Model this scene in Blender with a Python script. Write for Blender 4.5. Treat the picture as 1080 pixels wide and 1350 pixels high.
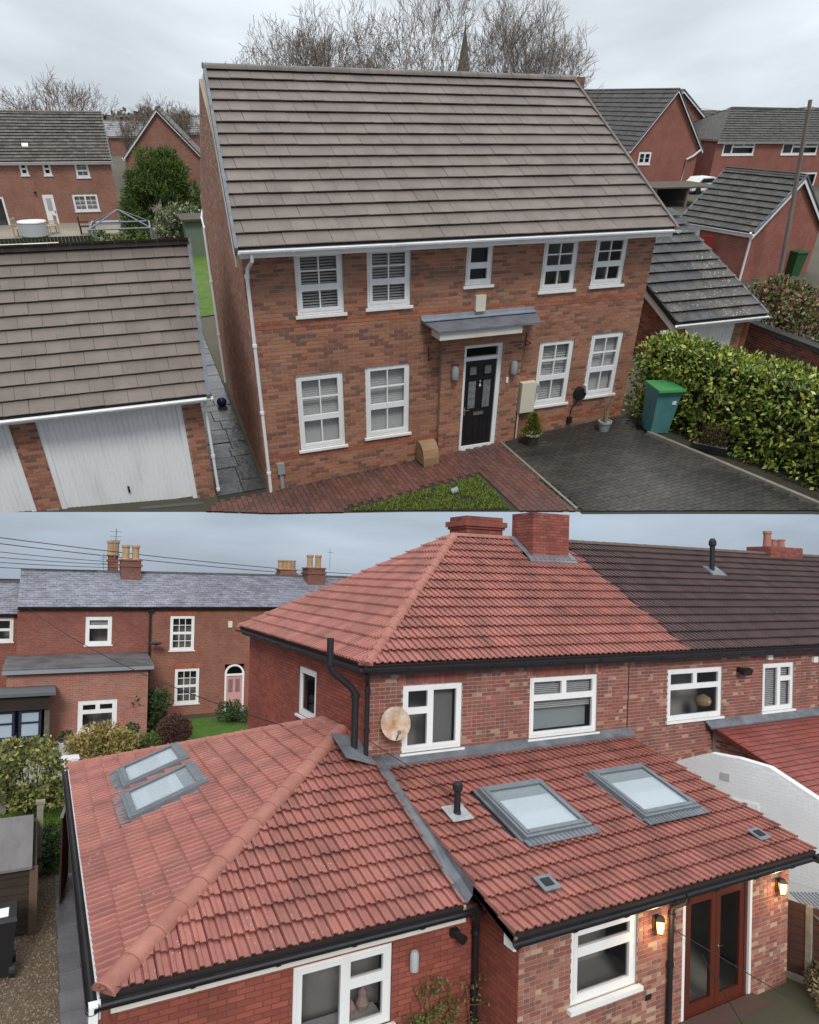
import bpy, bmesh, math, random
from mathutils import Vector as V, Matrix
random.seed(11)
for o in list(bpy.data.objects): bpy.data.objects.remove(o)
S = bpy.context.scene
COL = S.collection
# ------------------------------------------------------------------ camera
# two places share one sky: the lower one stands level in world axes, the upper
# one stands on its own hillside farther off
RL = Matrix(((0.8797632, 0.0270063, 0.4746445), (-0.4747185, -0.0040108, 0.8801286), (0.0256727, -0.9996272, 0.0092918)))
RU = Matrix(((0.9309707, -0.1939320, 0.3093283), (-0.3647715, -0.5296850, 0.7657516), (0.0153428, -0.8257264, -0.5638621)))
CAM = V((0, 0, 7.0)); HU = 7.35; KU = 2.8
cd = bpy.data.cameras.new('camera'); cam = bpy.data.objects.new('camera', cd); COL.objects.link(cam)
rx, ry, rz = (RL.col[0], RL.col[1], RL.col[2])
cam.matrix_world = Matrix.Translation(CAM) @ Matrix(((rx[0], -ry[0], -rz[0]), (rx[1], -ry[1], -rz[1]), (rx[2], -ry[2], -rz[2]))).to_4x4()
cd.sensor_fit = 'HORIZONTAL'; cd.sensor_width = 36; cd.lens = 30.0; cd.shift_y = 75 / 1080
cd.clip_start = .1; cd.clip_end = 6000
S.camera = cam
S.view_settings.view_transform = 'Standard'; S.view_settings.look = 'None'
S.view_settings.exposure = 0.46; S.view_settings.gamma = 1
# ------------------------------------------------------------------ overcast sky + soft sun
W = bpy.data.worlds.new('World'); S.world = W; W.use_nodes = True
nt = W.node_tree; nt.nodes.clear()
SUN_EL, SUN_AZ = 28, 200          # azimuth of the sun, degrees clockwise from +Y
sky = nt.nodes.new('ShaderNodeTexSky'); sky.sky_type = 'NISHITA'; sky.sun_disc = False
sky.sun_elevation = math.radians(SUN_EL); sky.sun_rotation = math.radians(SUN_AZ)
tc = nt.nodes.new('ShaderNodeTexCoord'); sp = nt.nodes.new('ShaderNodeSeparateXYZ')
nt.links.new(tc.outputs['Generated'], sp.inputs[0])
rmp = nt.nodes.new('ShaderNodeValToRGB'); cr = rmp.color_ramp
mr = nt.nodes.new('ShaderNodeMapRange'); mr.inputs[1].default_value = -.2; mr.inputs[2].default_value = 1
nt.links.new(sp.outputs['Z'], mr.inputs[0]); nt.links.new(mr.outputs[0], rmp.inputs[0])
for i, (p, c) in enumerate([(.0, (.42, .47, .54)), (.17, (.38, .45, .555)), (.28, (.46, .54, .65)), (.50, (.69, .755, .81)), (.74, (.785, .845, .89)), (1., (2.6, 2.65, 2.7))]):
    e = cr.elements[i] if i < 2 else cr.elements.new(p)
    e.position = p; e.color = (*c, 1)
mp = nt.nodes.new('ShaderNodeMapping'); mp.inputs['Scale'].default_value = (1, 1, 4.5)
nt.links.new(tc.outputs['Generated'], mp.inputs[0])
nz = nt.nodes.new('ShaderNodeTexNoise'); nz.inputs['Scale'].default_value = 3.2; nz.inputs['Detail'].default_value = 6
nt.links.new(mp.outputs[0], nz.inputs['Vector'])
cm = nt.nodes.new('ShaderNodeMapRange'); cm.inputs[1].default_value = .3; cm.inputs[2].default_value = .72; cm.inputs[3].default_value = 7.5; cm.inputs[4].default_value = 12.0
nt.links.new(nz.outputs[0], cm.inputs[0])
ml = nt.nodes.new('ShaderNodeVectorMath'); ml.operation = 'SCALE'
nt.links.new(rmp.outputs[0], ml.inputs[0]); nt.links.new(cm.outputs[0], ml.inputs['Scale'])
mx = nt.nodes.new('ShaderNodeMix'); mx.data_type = 'RGBA'; mx.inputs[0].default_value = .9
nt.links.new(sky.outputs[0], mx.inputs[6]); nt.links.new(ml.outputs[0], mx.inputs[7])
bg = nt.nodes.new('ShaderNodeBackground'); bg.inputs[1].default_value = .078
nt.links.new(mx.outputs[2], bg.inputs[0])
wo = nt.nodes.new('ShaderNodeOutputWorld'); nt.links.new(bg.outputs[0], wo.inputs[0])
sl = bpy.data.lights.new('sun', 'SUN'); sl.energy = 1.5; sl.angle = math.radians(16); sl.color = (1, .97, .93)
so = bpy.data.objects.new('sun', sl); COL.objects.link(so)
az = math.radians(SUN_AZ); el = math.radians(SUN_EL)
so.rotation_euler = (V((math.sin(az) * math.cos(el), math.cos(az) * math.cos(el), math.sin(el)))).to_track_quat('Z', 'Y').to_euler()
so.location = (0, -20, 40)
# ------------------------------------------------------------------ places
LOW = Matrix.Identity(4)
_lin = (RL @ RU.transposed()) * KU
UPP = Matrix.Translation(CAM - _lin @ V((0, 0, HU))) @ _lin.to_4x4()
PLACE = LOW; PCAM = V((0, 0, 7.0)); KS = 1.0
def use(upper):
    global PLACE, PCAM, KS
    PLACE = UPP if upper else LOW; PCAM = V((0, 0, HU if upper else 7.0)); KS = KU if upper else 1.0
# ------------------------------------------------------------------ materials
MATS = {}
def mat(name, col, col2=None, rough=.75, ns=1.5, bump=0., bs=30, metal=0, spec=.3, vary=0., ramp=None, speck=None, brick=None, alpha=1, emit=None, streak=None, damp=None, trans=0):
    key = name + ('_u' if KS > 1.5 else '')
    if key in MATS: return MATS[key]
    m = bpy.data.materials.new(key); m.use_nodes = True
    t = m.node_tree; N = t.nodes; Lk = t.links
    b = N['Principled BSDF']
    b.inputs['Roughness'].default_value = rough; b.inputs['Metallic'].default_value = metal
    b.inputs['Specular IOR Level'].default_value = spec; b.inputs['Alpha'].default_value = alpha
    if trans: b.inputs['Transmission Weight'].default_value = trans
    geo = N.new('ShaderNodeNewGeometry')
    pos = geo.outputs['Position']
    if KS > 1.5:                                   # metric coordinates of the upper place
        inv = PLACE.inverted(); cxyz = N.new('ShaderNodeCombineXYZ')
        for i in range(3):
            dp = N.new('ShaderNodeVectorMath'); dp.operation = 'DOT_PRODUCT'; Lk.new(geo.outputs['Position'], dp.inputs[0]); dp.inputs[1].default_value = tuple(inv[i][:3])
            pa = N.new('ShaderNodeMath'); pa.operation = 'ADD'; Lk.new(dp.outputs['Value'], pa.inputs[0]); pa.inputs[1].default_value = inv[i][3]; Lk.new(pa.outputs[0], cxyz.inputs[i])
        pos = cxyz.outputs[0]
    def vscale(s):
        n = N.new('ShaderNodeVectorMath'); n.operation = 'MULTIPLY'
        s = s if isinstance(s, tuple) else (s, s, s)
        n.inputs[1].default_value = s; Lk.new(pos, n.inputs[0]); return n.outputs[0]
    def noise(s, det=4, rg=.6):
        n = N.new('ShaderNodeTexNoise'); n.inputs['Scale'].default_value = 1; n.inputs['Detail'].default_value = det; n.inputs['Roughness'].default_value = rg
        Lk.new(vscale(s), n.inputs['Vector']); return n.outputs[0]
    def rng(x, a, c, lo=0, hi=1):
        n = N.new('ShaderNodeMapRange'); n.inputs[1].default_value = a; n.inputs[2].default_value = c; n.inputs[3].default_value = lo; n.inputs[4].default_value = hi
        Lk.new(x, n.inputs[0]); return n.outputs[0]
    def mix(f, a, c):
        n = N.new('ShaderNodeMix'); n.data_type = 'RGBA'
        for s, v in ((0, f), (6, a), (7, c)):
            if hasattr(v, 'links'): Lk.new(v, n.inputs[s])
            else: n.inputs[s].default_value = v if s == 0 else (*v, 1)
        return n.outputs[2]
    rnd = None
    if ramp or vary:
        oi = N.new('ShaderNodeObjectInfo'); ad = N.new('ShaderNodeMath'); ad.operation = 'ADD'
        Lk.new(oi.outputs['Random'], ad.inputs[0]); Lk.new(geo.outputs['Random Per Island'], ad.inputs[1])
        fr = N.new('ShaderNodeMath'); fr.operation = 'FRACT'; Lk.new(ad.outputs[0], fr.inputs[0]); rnd = fr.outputs[0]
    c = col
    if ramp:
        r = N.new('ShaderNodeValToRGB'); r.color_ramp.interpolation = 'CONSTANT' if len(ramp) > 3 else 'LINEAR'
        tot = sum(w for w, _ in ramp); acc = 0
        for i, (w, cc) in enumerate(ramp):
            e = r.color_ramp.elements[i] if i < 2 else r.color_ramp.elements.new(acc)
            e.position = acc; e.color = (*cc, 1); acc += w / tot
        Lk.new(rnd, r.inputs[0]); c = r.outputs[0]
    if brick:
        q = N.new('ShaderNodeTexBrick'); q.inputs['Scale'].default_value = 1
        q.inputs['Brick Width'].default_value = brick[0]; q.inputs['Row Height'].default_value = brick[1]; q.inputs['Mortar Size'].default_value = brick[2]
        q.inputs['Color1'].default_value = (*col, 1); q.inputs['Color2'].default_value = (*(col2 or col), 1); q.inputs['Mortar'].default_value = (*brick[3], 1)
        q.inputs['Bias'].default_value = 0
        sx = N.new('ShaderNodeSeparateXYZ'); Lk.new(vscale(1.), sx.inputs[0]); cx = N.new('ShaderNodeCombineXYZ')
        aa = N.new('ShaderNodeMath'); aa.operation = 'ADD'; Lk.new(sx.outputs[0], aa.inputs[0]); Lk.new(sx.outputs[1], aa.inputs[1])
        Lk.new(aa.outputs[0], cx.inputs[0]); Lk.new(sx.outputs[2], cx.inputs[1]); Lk.new(cx.outputs[0], q.inputs['Vector'])
        c = mix(rng(noise(ns, 6, .7), .36, .68, 0, .62), q.outputs[0], tuple(x * .5 + .01 for x in col)); c = mix(rng(noise((ns * 9, ns * 9, ns * 20), 3), .5, .75, 0, .5), c, tuple(min(.6, x * 1.2 + .05) for x in col))
    elif col2 is not None:
        c = mix(rng(noise(ns, 5), .32, .68), c, col2)
    if streak:
        c = mix(rng(noise(streak[1], 3), .48, .75, 0, streak[2]), c, streak[0])
    if damp:
        c = mix(rng(noise(damp[1], 5), .45, .65, 0, damp[2]), c, damp[0])
    if vary:
        hs = N.new('ShaderNodeHueSaturation'); Lk.new(rng(rnd, 0, 1, 1 - vary, 1 + vary), hs.inputs['Value'])
        if hasattr(c, 'links'): Lk.new(c, hs.inputs['Color'])
        else: hs.inputs['Color'].default_value = (*c, 1)
        c = hs.outputs[0]
    if speck:
        vo = N.new('ShaderNodeTexVoronoi'); vo.inputs['Scale'].default_value = 1; Lk.new(vscale(speck[1]), vo.inputs['Vector'])
        f1 = rng(vo.outputs['Distance'], speck[2], speck[2] + .08, 1, 0)
        mm = N.new('ShaderNodeMath'); mm.operation = 'MULTIPLY'; Lk.new(f1, mm.inputs[0]); Lk.new(rng(noise(speck[1] * .09), .45, .6), mm.inputs[1])
        c = mix(mm.outputs[0], c, speck[0])
    if hasattr(c, 'links'): Lk.new(c, b.inputs['Base Color'])
    else: b.inputs['Base Color'].default_value = (*c, 1)
    if rough > .2 and alpha == 1 and not emit:
        Lk.new(rng(noise(ns * 2 if not isinstance(ns, tuple) else ns), .3, .7, max(.05, rough - .12), min(1, rough + .12)), b.inputs['Roughness'])
    if bump:
        bp = N.new('ShaderNodeBump'); bp.inputs['Strength'].default_value = bump; bp.inputs['Distance'].default_value = .02 * KS
        Lk.new(noise(bs, 5), bp.inputs['Height']); Lk.new(bp.outputs[0], b.inputs['Normal'])
    if emit:
        b.inputs['Emission Color'].default_value = (*emit[0], 1); b.inputs['Emission Strength'].default_value = emit[1]
    MATS[key] = m; return m
# ------------------------------------------------------------------ mesh builder
class MB:
    def __init__(s): s.v = []; s.f = []
    def add(s, vs, fs):
        n = len(s.v); s.v += [tuple(p) for p in vs]; s.f += [tuple(i + n for i in f) for f in fs]; return s
    def obox(s, o, a, b, c, back=True):
        o = V(o); a = V(a); b = V(b); c = V(c)
        if a.cross(b).dot(c) < 0: a, b = b, a
        vs = [o, o + a, o + a + b, o + b, o + c, o + a + c, o + a + b + c, o + b + c]
        return s.add(vs, [(0, 3, 2, 1), (4, 5, 6, 7), (0, 1, 5, 4), (1, 2, 6, 5), (2, 3, 7, 6), (3, 0, 4, 7)])
    def box(s, p, q): 
        return s.obox((min(p[0], q[0]), min(p[1], q[1]), min(p[2], q[2])), (abs(q[0] - p[0]), 0, 0), (0, abs(q[1] - p[1]), 0), (0, 0, abs(q[2] - p[2])))
    def prism(s, poly, ext):
        n = len(poly); e = V(ext); P = [V(p) for p in poly]
        vs = P + [p + e for p in P]
        return s.add(vs, [tuple(range(n - 1, -1, -1)), tuple(range(n, 2 * n))] + [(i, (i + 1) % n, n + (i + 1) % n, n + i) for i in range(n)])
    def quad(s, *p): return s.add(p, [tuple(range(len(p)))])
    def tube(s, pts, r, n=8, cap=True):
        pts = [V(p) for p in pts]; R = r if isinstance(r, (list, tuple)) else [r] * len(pts)
        rings = []; ref = None
        for i, p in enumerate(pts):
            d = (pts[min(i + 1, len(pts) - 1)] - pts[max(i - 1, 0)])
            d = d.normalized() if d.length > 1e-9 else V((0, 0, 1))
            if ref is None or abs(ref.dot(d)) > .98: ref = V((0, 0, 1)) if abs(d.z) < .9 else V((1, 0, 0))
            a = d.cross(ref).normalized(); c = d.cross(a)
            rings.append([p + (a * math.cos(2 * math.pi * k / n) + c * math.sin(2 * math.pi * k / n)) * R[i] for k in range(n)])
        vs = [q for g in rings for q in g]; fs = []
        for i in range(len(pts) - 1):
            for k in range(n): fs.append((i * n + k, (i + 1) * n + k, (i + 1) * n + (k + 1) % n, i * n + (k + 1) % n))
        if cap: fs += [tuple(range(n)), tuple(range(len(vs) - 1, len(vs) - n - 1, -1))]
        return s.add(vs, fs)
    def lathe(s, c, prof, n=16, cap=True):
        c = V(c); vs = []; fs = []
        for r, z in prof: vs += [c + V((r * math.cos(2 * math.pi * k / n), r * math.sin(2 * math.pi * k / n), z)) for k in range(n)]
        for i in range(len(prof) - 1):
            for k in range(n): fs.append((i * n + k, i * n + (k + 1) % n, (i + 1) * n + (k + 1) % n, (i + 1) * n + k))
        if cap: fs += [tuple(range(n - 1, -1, -1)), tuple(range(len(vs) - n, len(vs)))]
        return s.add(vs, fs)
    def leaf(s, p, d, side, ln, wd):
        p = V(p); s.add([p, p + d * ln * .45 + side * wd, p + d * ln, p + d * ln * .45 - side * wd], [(0, 1, 2, 3)])
    def mesh(s, name, off=None):
        me = bpy.data.meshes.new(name)
        vs = s.v if off is None else [(x - off[0], y - off[1], z - off[2]) for x, y, z in s.v]
        me.from_pydata(vs, [], s.f); me.update(); return me
def link(o): COL.objects.link(o); return o
class Thing:
    def __init__(s, name, label, cat, base, group=None):
        o = bpy.data.objects.new(name, None); link(o); o.empty_display_size = .2
        o['label'] = label; o['category'] = cat
        if group: o['group'] = group
        s.b = V(base); s.o = o; o.matrix_world = PLACE @ Matrix.Translation(s.b)
    def part(s, name, mb, m, parent=None, label=None, kind=None, smooth=False):
        me = mb if isinstance(mb, bpy.types.Mesh) else mb.mesh(name)
        o = bpy.data.objects.new(name, me); link(o)
        if not me.materials: me.materials.append(m)
        if parent is None: o.parent = s.o; o.location = -s.b
        else: o.parent = parent
        if label: o['label'] = label
        if kind: o['kind'] = kind
        if smooth: sm(me)
        return o
def sm(me, ang=40):
    me.shade_smooth() if hasattr(me, 'shade_smooth') else None
    try: me.set_sharp_from_angle(angle=math.radians(ang))
    except Exception: pass
def single(name, label, cat, base, mb, m, group=None, kind=None, smooth=False):
    me = mb.mesh(name, base); me.materials.append(m); o = bpy.data.objects.new(name, me); link(o)
    o.matrix_world = PLACE @ Matrix.Translation(V(base))
    if label: o['label'] = label
    if cat: o['category'] = cat
    if group: o['group'] = group
    if kind: o['kind'] = kind
    if smooth: sm(me)
    return o
def inst(name, me, parent, mtx):
    o = bpy.data.objects.new(name, me); link(o); o.parent = parent; o.matrix_basis = mtx; return o
# ------------------------------------------------------------------ wall frames, bricks
class WF:
    def __init__(s, P0, P1):
        s.p = V((P0[0], P0[1], 0)); d = V((P1[0] - P0[0], P1[1] - P0[1], 0)); s.L = d.length; s.u = d.normalized(); s.n = V((s.u.y, -s.u.x, 0))
    def pt(s, u, d, z): return s.p + s.u * u + s.n * d + V((0, 0, z))
    def box(s, mb, u0, u1, d0, d1, z0, z1): mb.obox(s.pt(u0, d0, z0), s.u * (u1 - u0), s.n * (d1 - d0), V((0, 0, z1 - z0)))
def cells(mb, wf, u0, u1, z0, z1, ops, d0, d1):
    us = sorted({u0, u1, *[min(max(q, u0), u1) for o in ops for q in o[:2]]}); zs = sorted({z0, z1, *[min(max(q, z0), z1) for o in ops for q in o[2:4]]})
    for i in range(len(us) - 1):
        run = None
        for j in range(len(zs) - 1):
            cu = (us[i] + us[i + 1]) / 2; cz = (zs[j] + zs[j + 1]) / 2
            hit = any(o[0] < cu < o[1] and o[2] < cz < o[3] for o in ops)
            if not hit and run is None: run = zs[j]
            if hit and run is not None: wf.box(mb, us[i], us[i + 1], d0, d1, run, zs[j]); run = None
        if run is not None: wf.box(mb, us[i], us[i + 1], d0, d1, run, zs[-1])
def wall(T, name, wf, z0, z1, ops, mortar, brickm=None, gable=None, thick=.22, nobj=0, bl=.225, bh=.075, j=.014, proud=.007, bands=None, bandm=None, u0=0, u1=None, keep=None, hdr=0.):
    """brick wall with openings; gable = list of (u,z) polygon points standing on z1"""
    u1 = wf.L if u1 is None else u1
    ca_, cb_ = u0 + .006, u1 - .006                # keep the ends just inside the adjoining wall's face
    mb = MB(); cells(mb, wf, ca_, cb_, z0, z1, ops, -thick, 0)
    if gable: mb.prism([wf.pt(min(max(u, ca_), cb_), -thick + .003, z) for u, z in gable], wf.n * (thick - .006))
    w = T.part(name, mb, mortar)
    if brickm is None: return w
    def top(u):
        if not gable: return z1
        zz = z1
        pts = sorted(p for p in gable if p[1] > z1 + 1e-6)
        pts = [(u0, z1)] + pts + [(u1, z1)]
        for (a, za), (c, zc) in zip(pts, pts[1:]):
            if a <= u <= c and c > a: zz = max(zz, za + (zc - za) * (u - a) / (c - a))
        return zz
    full = []; rest = MB(); band = MB(); zt = max([z1] + [p[1] for p in (gable or [])])
    row = 0; z = z0
    while z + bh <= zt + .001:
        off = (row % 2) * bl / 2; k = -1
        while True:
            a = u0 + k * bl + off; c = a + bl - j; k += 1
            if a > u1: break
            a, c = max(a, u0), min(c, u1)
            if c - a < .02: continue
            segs = [(a, c)]
            for o in ops:
                if o[2] < z + bh - .02 and o[3] > z + .02:
                    ns = []
                    for p, q in segs:
                        if q <= o[0] or p >= o[1]: ns.append((p, q)); continue
                        if p < o[0]: ns.append((p, o[0]))
                        if q > o[1]: ns.append((o[1], q))
                    segs = ns
            for p, q in segs:
                if q - p < .03: continue
                if gable and z + bh > min(top(p), top(q)) + .01: continue
                isb = bands and any(x <= z < y for x, y in bands)
                if isb: wf.box(band, p, q, 0, proud * 1.6, z, z + bh - j)
                elif q - p > bl - j - .004 and random.random() < hdr:
                    h_ = (p + q) / 2; wf.box(rest, p, h_ - j / 2, 0, proud, z, z + bh - j); wf.box(rest, h_ + j / 2, q, 0, proud * random.uniform(.5, 1.2), z, z + bh - j)
                elif q - p > bl - j - .004: full.append((p, z))
                else: wf.box(rest, p, q, 0, proud, z, z + bh - j)
        z += bh; row += 1
    full.sort(key=lambda f: (wf.pt(f[0], 0, f[1]) - PCAM).length)
    if keep: full.sort(key=lambda f: 0 if keep(f) else 1)
    if nobj:
        b = MB(); b.box((0, -.02, 0), (bl - j, proud, bh - j)); me = b.mesh('brick'); me.materials.append(brickm)
        R = Matrix((wf.u, wf.n, V((0, 0, 1)))).transposed().to_4x4()
        for u, zz in full[:nobj]: inst('brick', me, w, Matrix.Translation(wf.pt(u, 0, zz)) @ R)
    for u, zz in full[nobj:]: wf.box(rest, u, u + bl - j, 0, proud, zz, zz + bh - j)
    if rest.f: T.part('brickwork', rest, brickm, w, kind='stuff')
    if band.f: T.part('brick_band', band, bandm or brickm, w, kind='stuff', label='row of brighter orange red bricks')
    return w
# ------------------------------------------------------------------ roofs
def vplane(A, B, inside):
    A = V(A); B = V(B); d = B - A; n = V((d.y, -d.x, 0)).normalized()
    if n.dot(V(inside) - A) > 0: n = -n
    return (A, n)
FLAT = [(0, 0), (1, 0)]
ROMAN = [(0, -.35), (.03, .85), (.10, 1), (.19, .85), (.235, .15), (.45, .1), (.475, -.35), (.505, -.35), (.53, .85), (.60, 1), (.69, .85), (.735, .15), (.97, .1), (1, -.35)]
PAN = [(0, .9), (.07, 1), (.16, .55), (.24, .1), (.36, .0), (.46, .3), (.52, .9), (.58, 1), (.66, .55), (.74, .1), (.86, .0), (.95, .4), (1, .8)]
def tiles(T, name, corners, O, U, Vs, gauge, tw, m, basem, planes, prof=FLAT, th=.03, roll=.03, nobj=300, holes=(), bond=.5, lap=1.12, gap=.006, rows=None, part=None, tname='roof_tile', slab=.1, jit=.007):
    """corners: polygon of the deck; O eave origin, U along the eave, Vs up the slope"""
    O = V(O); U = V(U).normalized(); Vs = V(Vs).normalized(); Nn = U.cross(Vs).normalized()
    if part is None:
        d = MB(); d.prism([V(c) - Nn * .004 for c in corners], -Nn * slab); part = T.part(name, d, basem)
    us = [(V(c) - O).dot(U) for c in corners]; vs = [(V(c) - O).dot(Vs) for c in corners]
    umin, umax, vmax = min(us), max(us), max(vs)
    nr = rows or int(math.ceil(vmax / gauge - .15))
    ln = gauge * lap
    tt = min(.024, th * .5)
    def tmesh(mb, u, v, w=tw - gap, dz=0.):
        n = len(prof); vv = []
        for a, h in prof:                       # top: tail, head; tail underside: front, set back
            x = O + U * (u + a * w); hh = h * roll + dz
            vv += [x + Vs * v + Nn * (th + hh), x + Vs * (v + ln) + Nn * (.002 + hh), x + Vs * (v + .004) + Nn * (th - tt + hh), x + Vs * (v + .11) + Nn * (th - tt - .006 + hh * .6)]
        fs = []
        for i in range(n - 1):
            p, q = 4 * i, 4 * i + 4
            fs += [(p, q, q + 1, p + 1), (p + 2, q + 2, q, p), (p + 3, q + 3, q + 2, p + 2)]
        e = len(vv); vv += [O + U * u + Vs * (v + ln) + Nn * (-.012), O + U * (u + w) + Vs * (v + ln) + Nn * (-.012)]
        k = 4 * (n - 1); fs += [(2, 0, 1, e), (k + 2, e + 1, k + 1, k)]
        mb.add(vv, fs)
    full = []; edge = []
    for r in range(nr):
        v = r * gauge; u = umin - tw + (bond * tw if r % 2 else 0)
        while u < umax:
            cs = [O + U * (u + a) + Vs * (v + b) for a in (0.001, tw - .001) for b in (.0, min(ln, gauge))]
            cc = O + U * (u + tw / 2) + Vs * (v + gauge / 2); cu, cv = u + tw / 2, v + gauge / 2
            ins = [all((c - p).dot(n) < 1e-4 for p, n in planes) for c in cs + [cc]]
            if v + gauge * .3 < vmax and not any(h[0] < cu < h[1] and h[2] < cv < h[3] for h in holes):
                if all(ins): full.append((u, v))
                elif any(ins): edge.append((u, v))
            u += tw
    full.sort(key=lambda f: (O + U * f[0] + Vs * f[1] - PCAM).length)
    if nobj and full:
        mb = MB(); oO, oU, oV, oN = O, U, Vs, Nn
        O, U, Vs, Nn = V((0, 0, 0)), V((1, 0, 0)), V((0, 1, 0)), V((0, 0, 1)); tmesh(mb, 0, 0); O, U, Vs, Nn = oO, oU, oV, oN
        me = mb.mesh(tname); me.materials.append(m)
        R = Matrix((U, Vs, Nn)).transposed().to_4x4()
        for u, v in full[:nobj]:
            q = Matrix.Rotation(random.uniform(-.011, .011), 4, 'Z')
            inst(tname, me, part, Matrix.Translation(O + U * u + Vs * v + Nn * random.uniform(0, jit)) @ R @ q)
    rest = MB()
    for u, v in full[nobj:]: tmesh(rest, u, v, dz=random.uniform(0, jit))
    if edge:
        eb = MB()
        for u, v in edge: tmesh(eb, u, v)
        bm = bmesh.new(); me = eb.mesh('x'); bm.from_mesh(me); bpy.data.meshes.remove(me)
        for p, n in planes:
            bmesh.ops.bisect_plane(bm, geom=bm.verts[:] + bm.edges[:] + bm.faces[:], plane_co=p, plane_no=n, clear_outer=True)
        bm.verts.ensure_lookup_table(); bm.verts.index_update()
        rest.add([x.co.copy() for x in bm.verts], [tuple(x.index for x in f.verts) for f in bm.faces]); bm.free()
    if rest.f: T.part('cut_and_far_tiles', rest, m, part, kind='stuff')
    return part
def ridge(T, part, A, B, m, r=.12, ln=.45, name='ridge_tile', n=7, flat=.75):
    A = V(A); B = V(B); d = B - A; L = d.length; k = max(1, round(L / ln)); ln = L / k; x = d.normalized()
    y = V((0, 0, 1)).cross(x).normalized(); z = x.cross(y)
    mb = MB(); vs = []; fs = []
    st = [(0, r * 1.06), (.05 * ln, r * 1.06), (.06 * ln, r), (ln * 1.02, r * .97)]
    for a, rr in st:
        for i in range(n): t = math.pi * i / (n - 1); vs.append((a, -math.cos(t) * rr, math.sin(t) * rr * flat - r * .25))
    for s in range(len(st) - 1):
        for i in range(n - 1): fs.append((s * n + i, s * n + i + 1, (s + 1) * n + i + 1, (s + 1) * n + i))
    fs += [tuple(range(n - 1, -1, -1)), tuple(range((len(st) - 1) * n, len(st) * n))]
    mb.add(vs, fs); me = mb.mesh(name); me.materials.append(m); sm(me, 50)
    R = Matrix((x, y, z)).transposed().to_4x4()
    for i in range(k): inst(name, me, part, Matrix.Translation(A + x * ln * i + V((0, 0, random.uniform(0, .004)))) @ R)
# ------------------------------------------------------------------ windows
def window(T, wf, u0, u1, z0, z1, cellsp, fm, glass, sill=True, blind=None, rec=.07, t=.055, st=.05, name='window', sillm=None, parent=None, bar=.022, arch=0, label=None, bars=True, room=True):
    """cellsp: list of (x0,x1,y0,y1,nx,ny) sashes in fractions of the opening"""
    f = MB(); d0, d1 = -rec - .06, -rec
    for a in ((u0, u0 + t, z0, z1), (u1 - t, u1, z0, z1), (u0 + t, u1 - t, z0, z0 + t), (u0 + t, u1 - t, z1 - t, z1)): wf.box(f, a[0], a[1], d0, d1, a[2], a[3])
    W = T.part(name, f, fm, parent, label=label)
    iu0, iu1, iz0, iz1 = u0 + t, u1 - t, z0 + t, z1 - t
    for x0, x1, y0, y1, nx, ny in cellsp:
        a, b = iu0 + (iu1 - iu0) * x0, iu0 + (iu1 - iu0) * x1; c, d = iz0 + (iz1 - iz0) * y0, iz0 + (iz1 - iz0) * y1
        s = MB(); e = .012
        for q in ((a, a + st, c, d), (b - st, b, c, d), (a + st, b - st, c, c + st), (a + st, b - st, d - st, d)): wf.box(s, q[0], q[1], d0 + .01, d1 + e, q[2], q[3])
        T.part('sash', s, fm, W)
        g = MB(); wf.box(g, a + st, b - st, d0 + .025, d0 + .032, c + st, d - st); T.part('pane', g, glass, W)
        if bars and (nx > 1 or ny > 1):
            for i in range(1, nx): s = MB(); m_ = a + st + (b - a - 2 * st) * i / nx; wf.box(s, m_ - bar / 2, m_ + bar / 2, d0 + .02, d1 + .004, c + st, d - st); T.part('glazing_bar', s, fm, W)
            for i in range(1, ny): s = MB(); m_ = c + st + (d - c - 2 * st) * i / ny; wf.box(s, a + st, b - st, d0 + .022, d1 + .002, m_ - bar / 2, m_ + bar / 2); T.part('glazing_bar', s, fm, W)
    if room:
        s = MB(); wf.box(s, u0 - .25, u1 + .25, -.95, -.9, z0 - .3, z1 + .2); T.part('room_wall', s, mat('room_wall_grey', (.62, .6, .56), (.4, .38, .36), rough=.9, ns=1.3), W)
    if sill:
        s = MB(); wf.box(s, u0 - .05, u1 + .05, -rec + .005, .055, z0 - .055, z0 - .002); T.part('sill', s, sillm or fm, W)
    if blind:
        bm_, top, bot, sp_ = blind[:4]; fl = blind[4] if len(blind) > 4 else .62; s = MB(); z = iz0 + (iz1 - iz0) * bot
        while z < iz0 + (iz1 - iz0) * top:
            s.obox(wf.pt(u0 + .07, d0 - .05, z), wf.u * (u1 - u0 - .14), -wf.n * .012 + V((0, 0, sp_ * fl)), wf.n * .003); z += sp_
        T.part('blind', s, bm_, W)
    return W
SASH = [(0, 1, .42, 1, 2, 2), (0, 1, 0, .42, 2, 1)]
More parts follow.
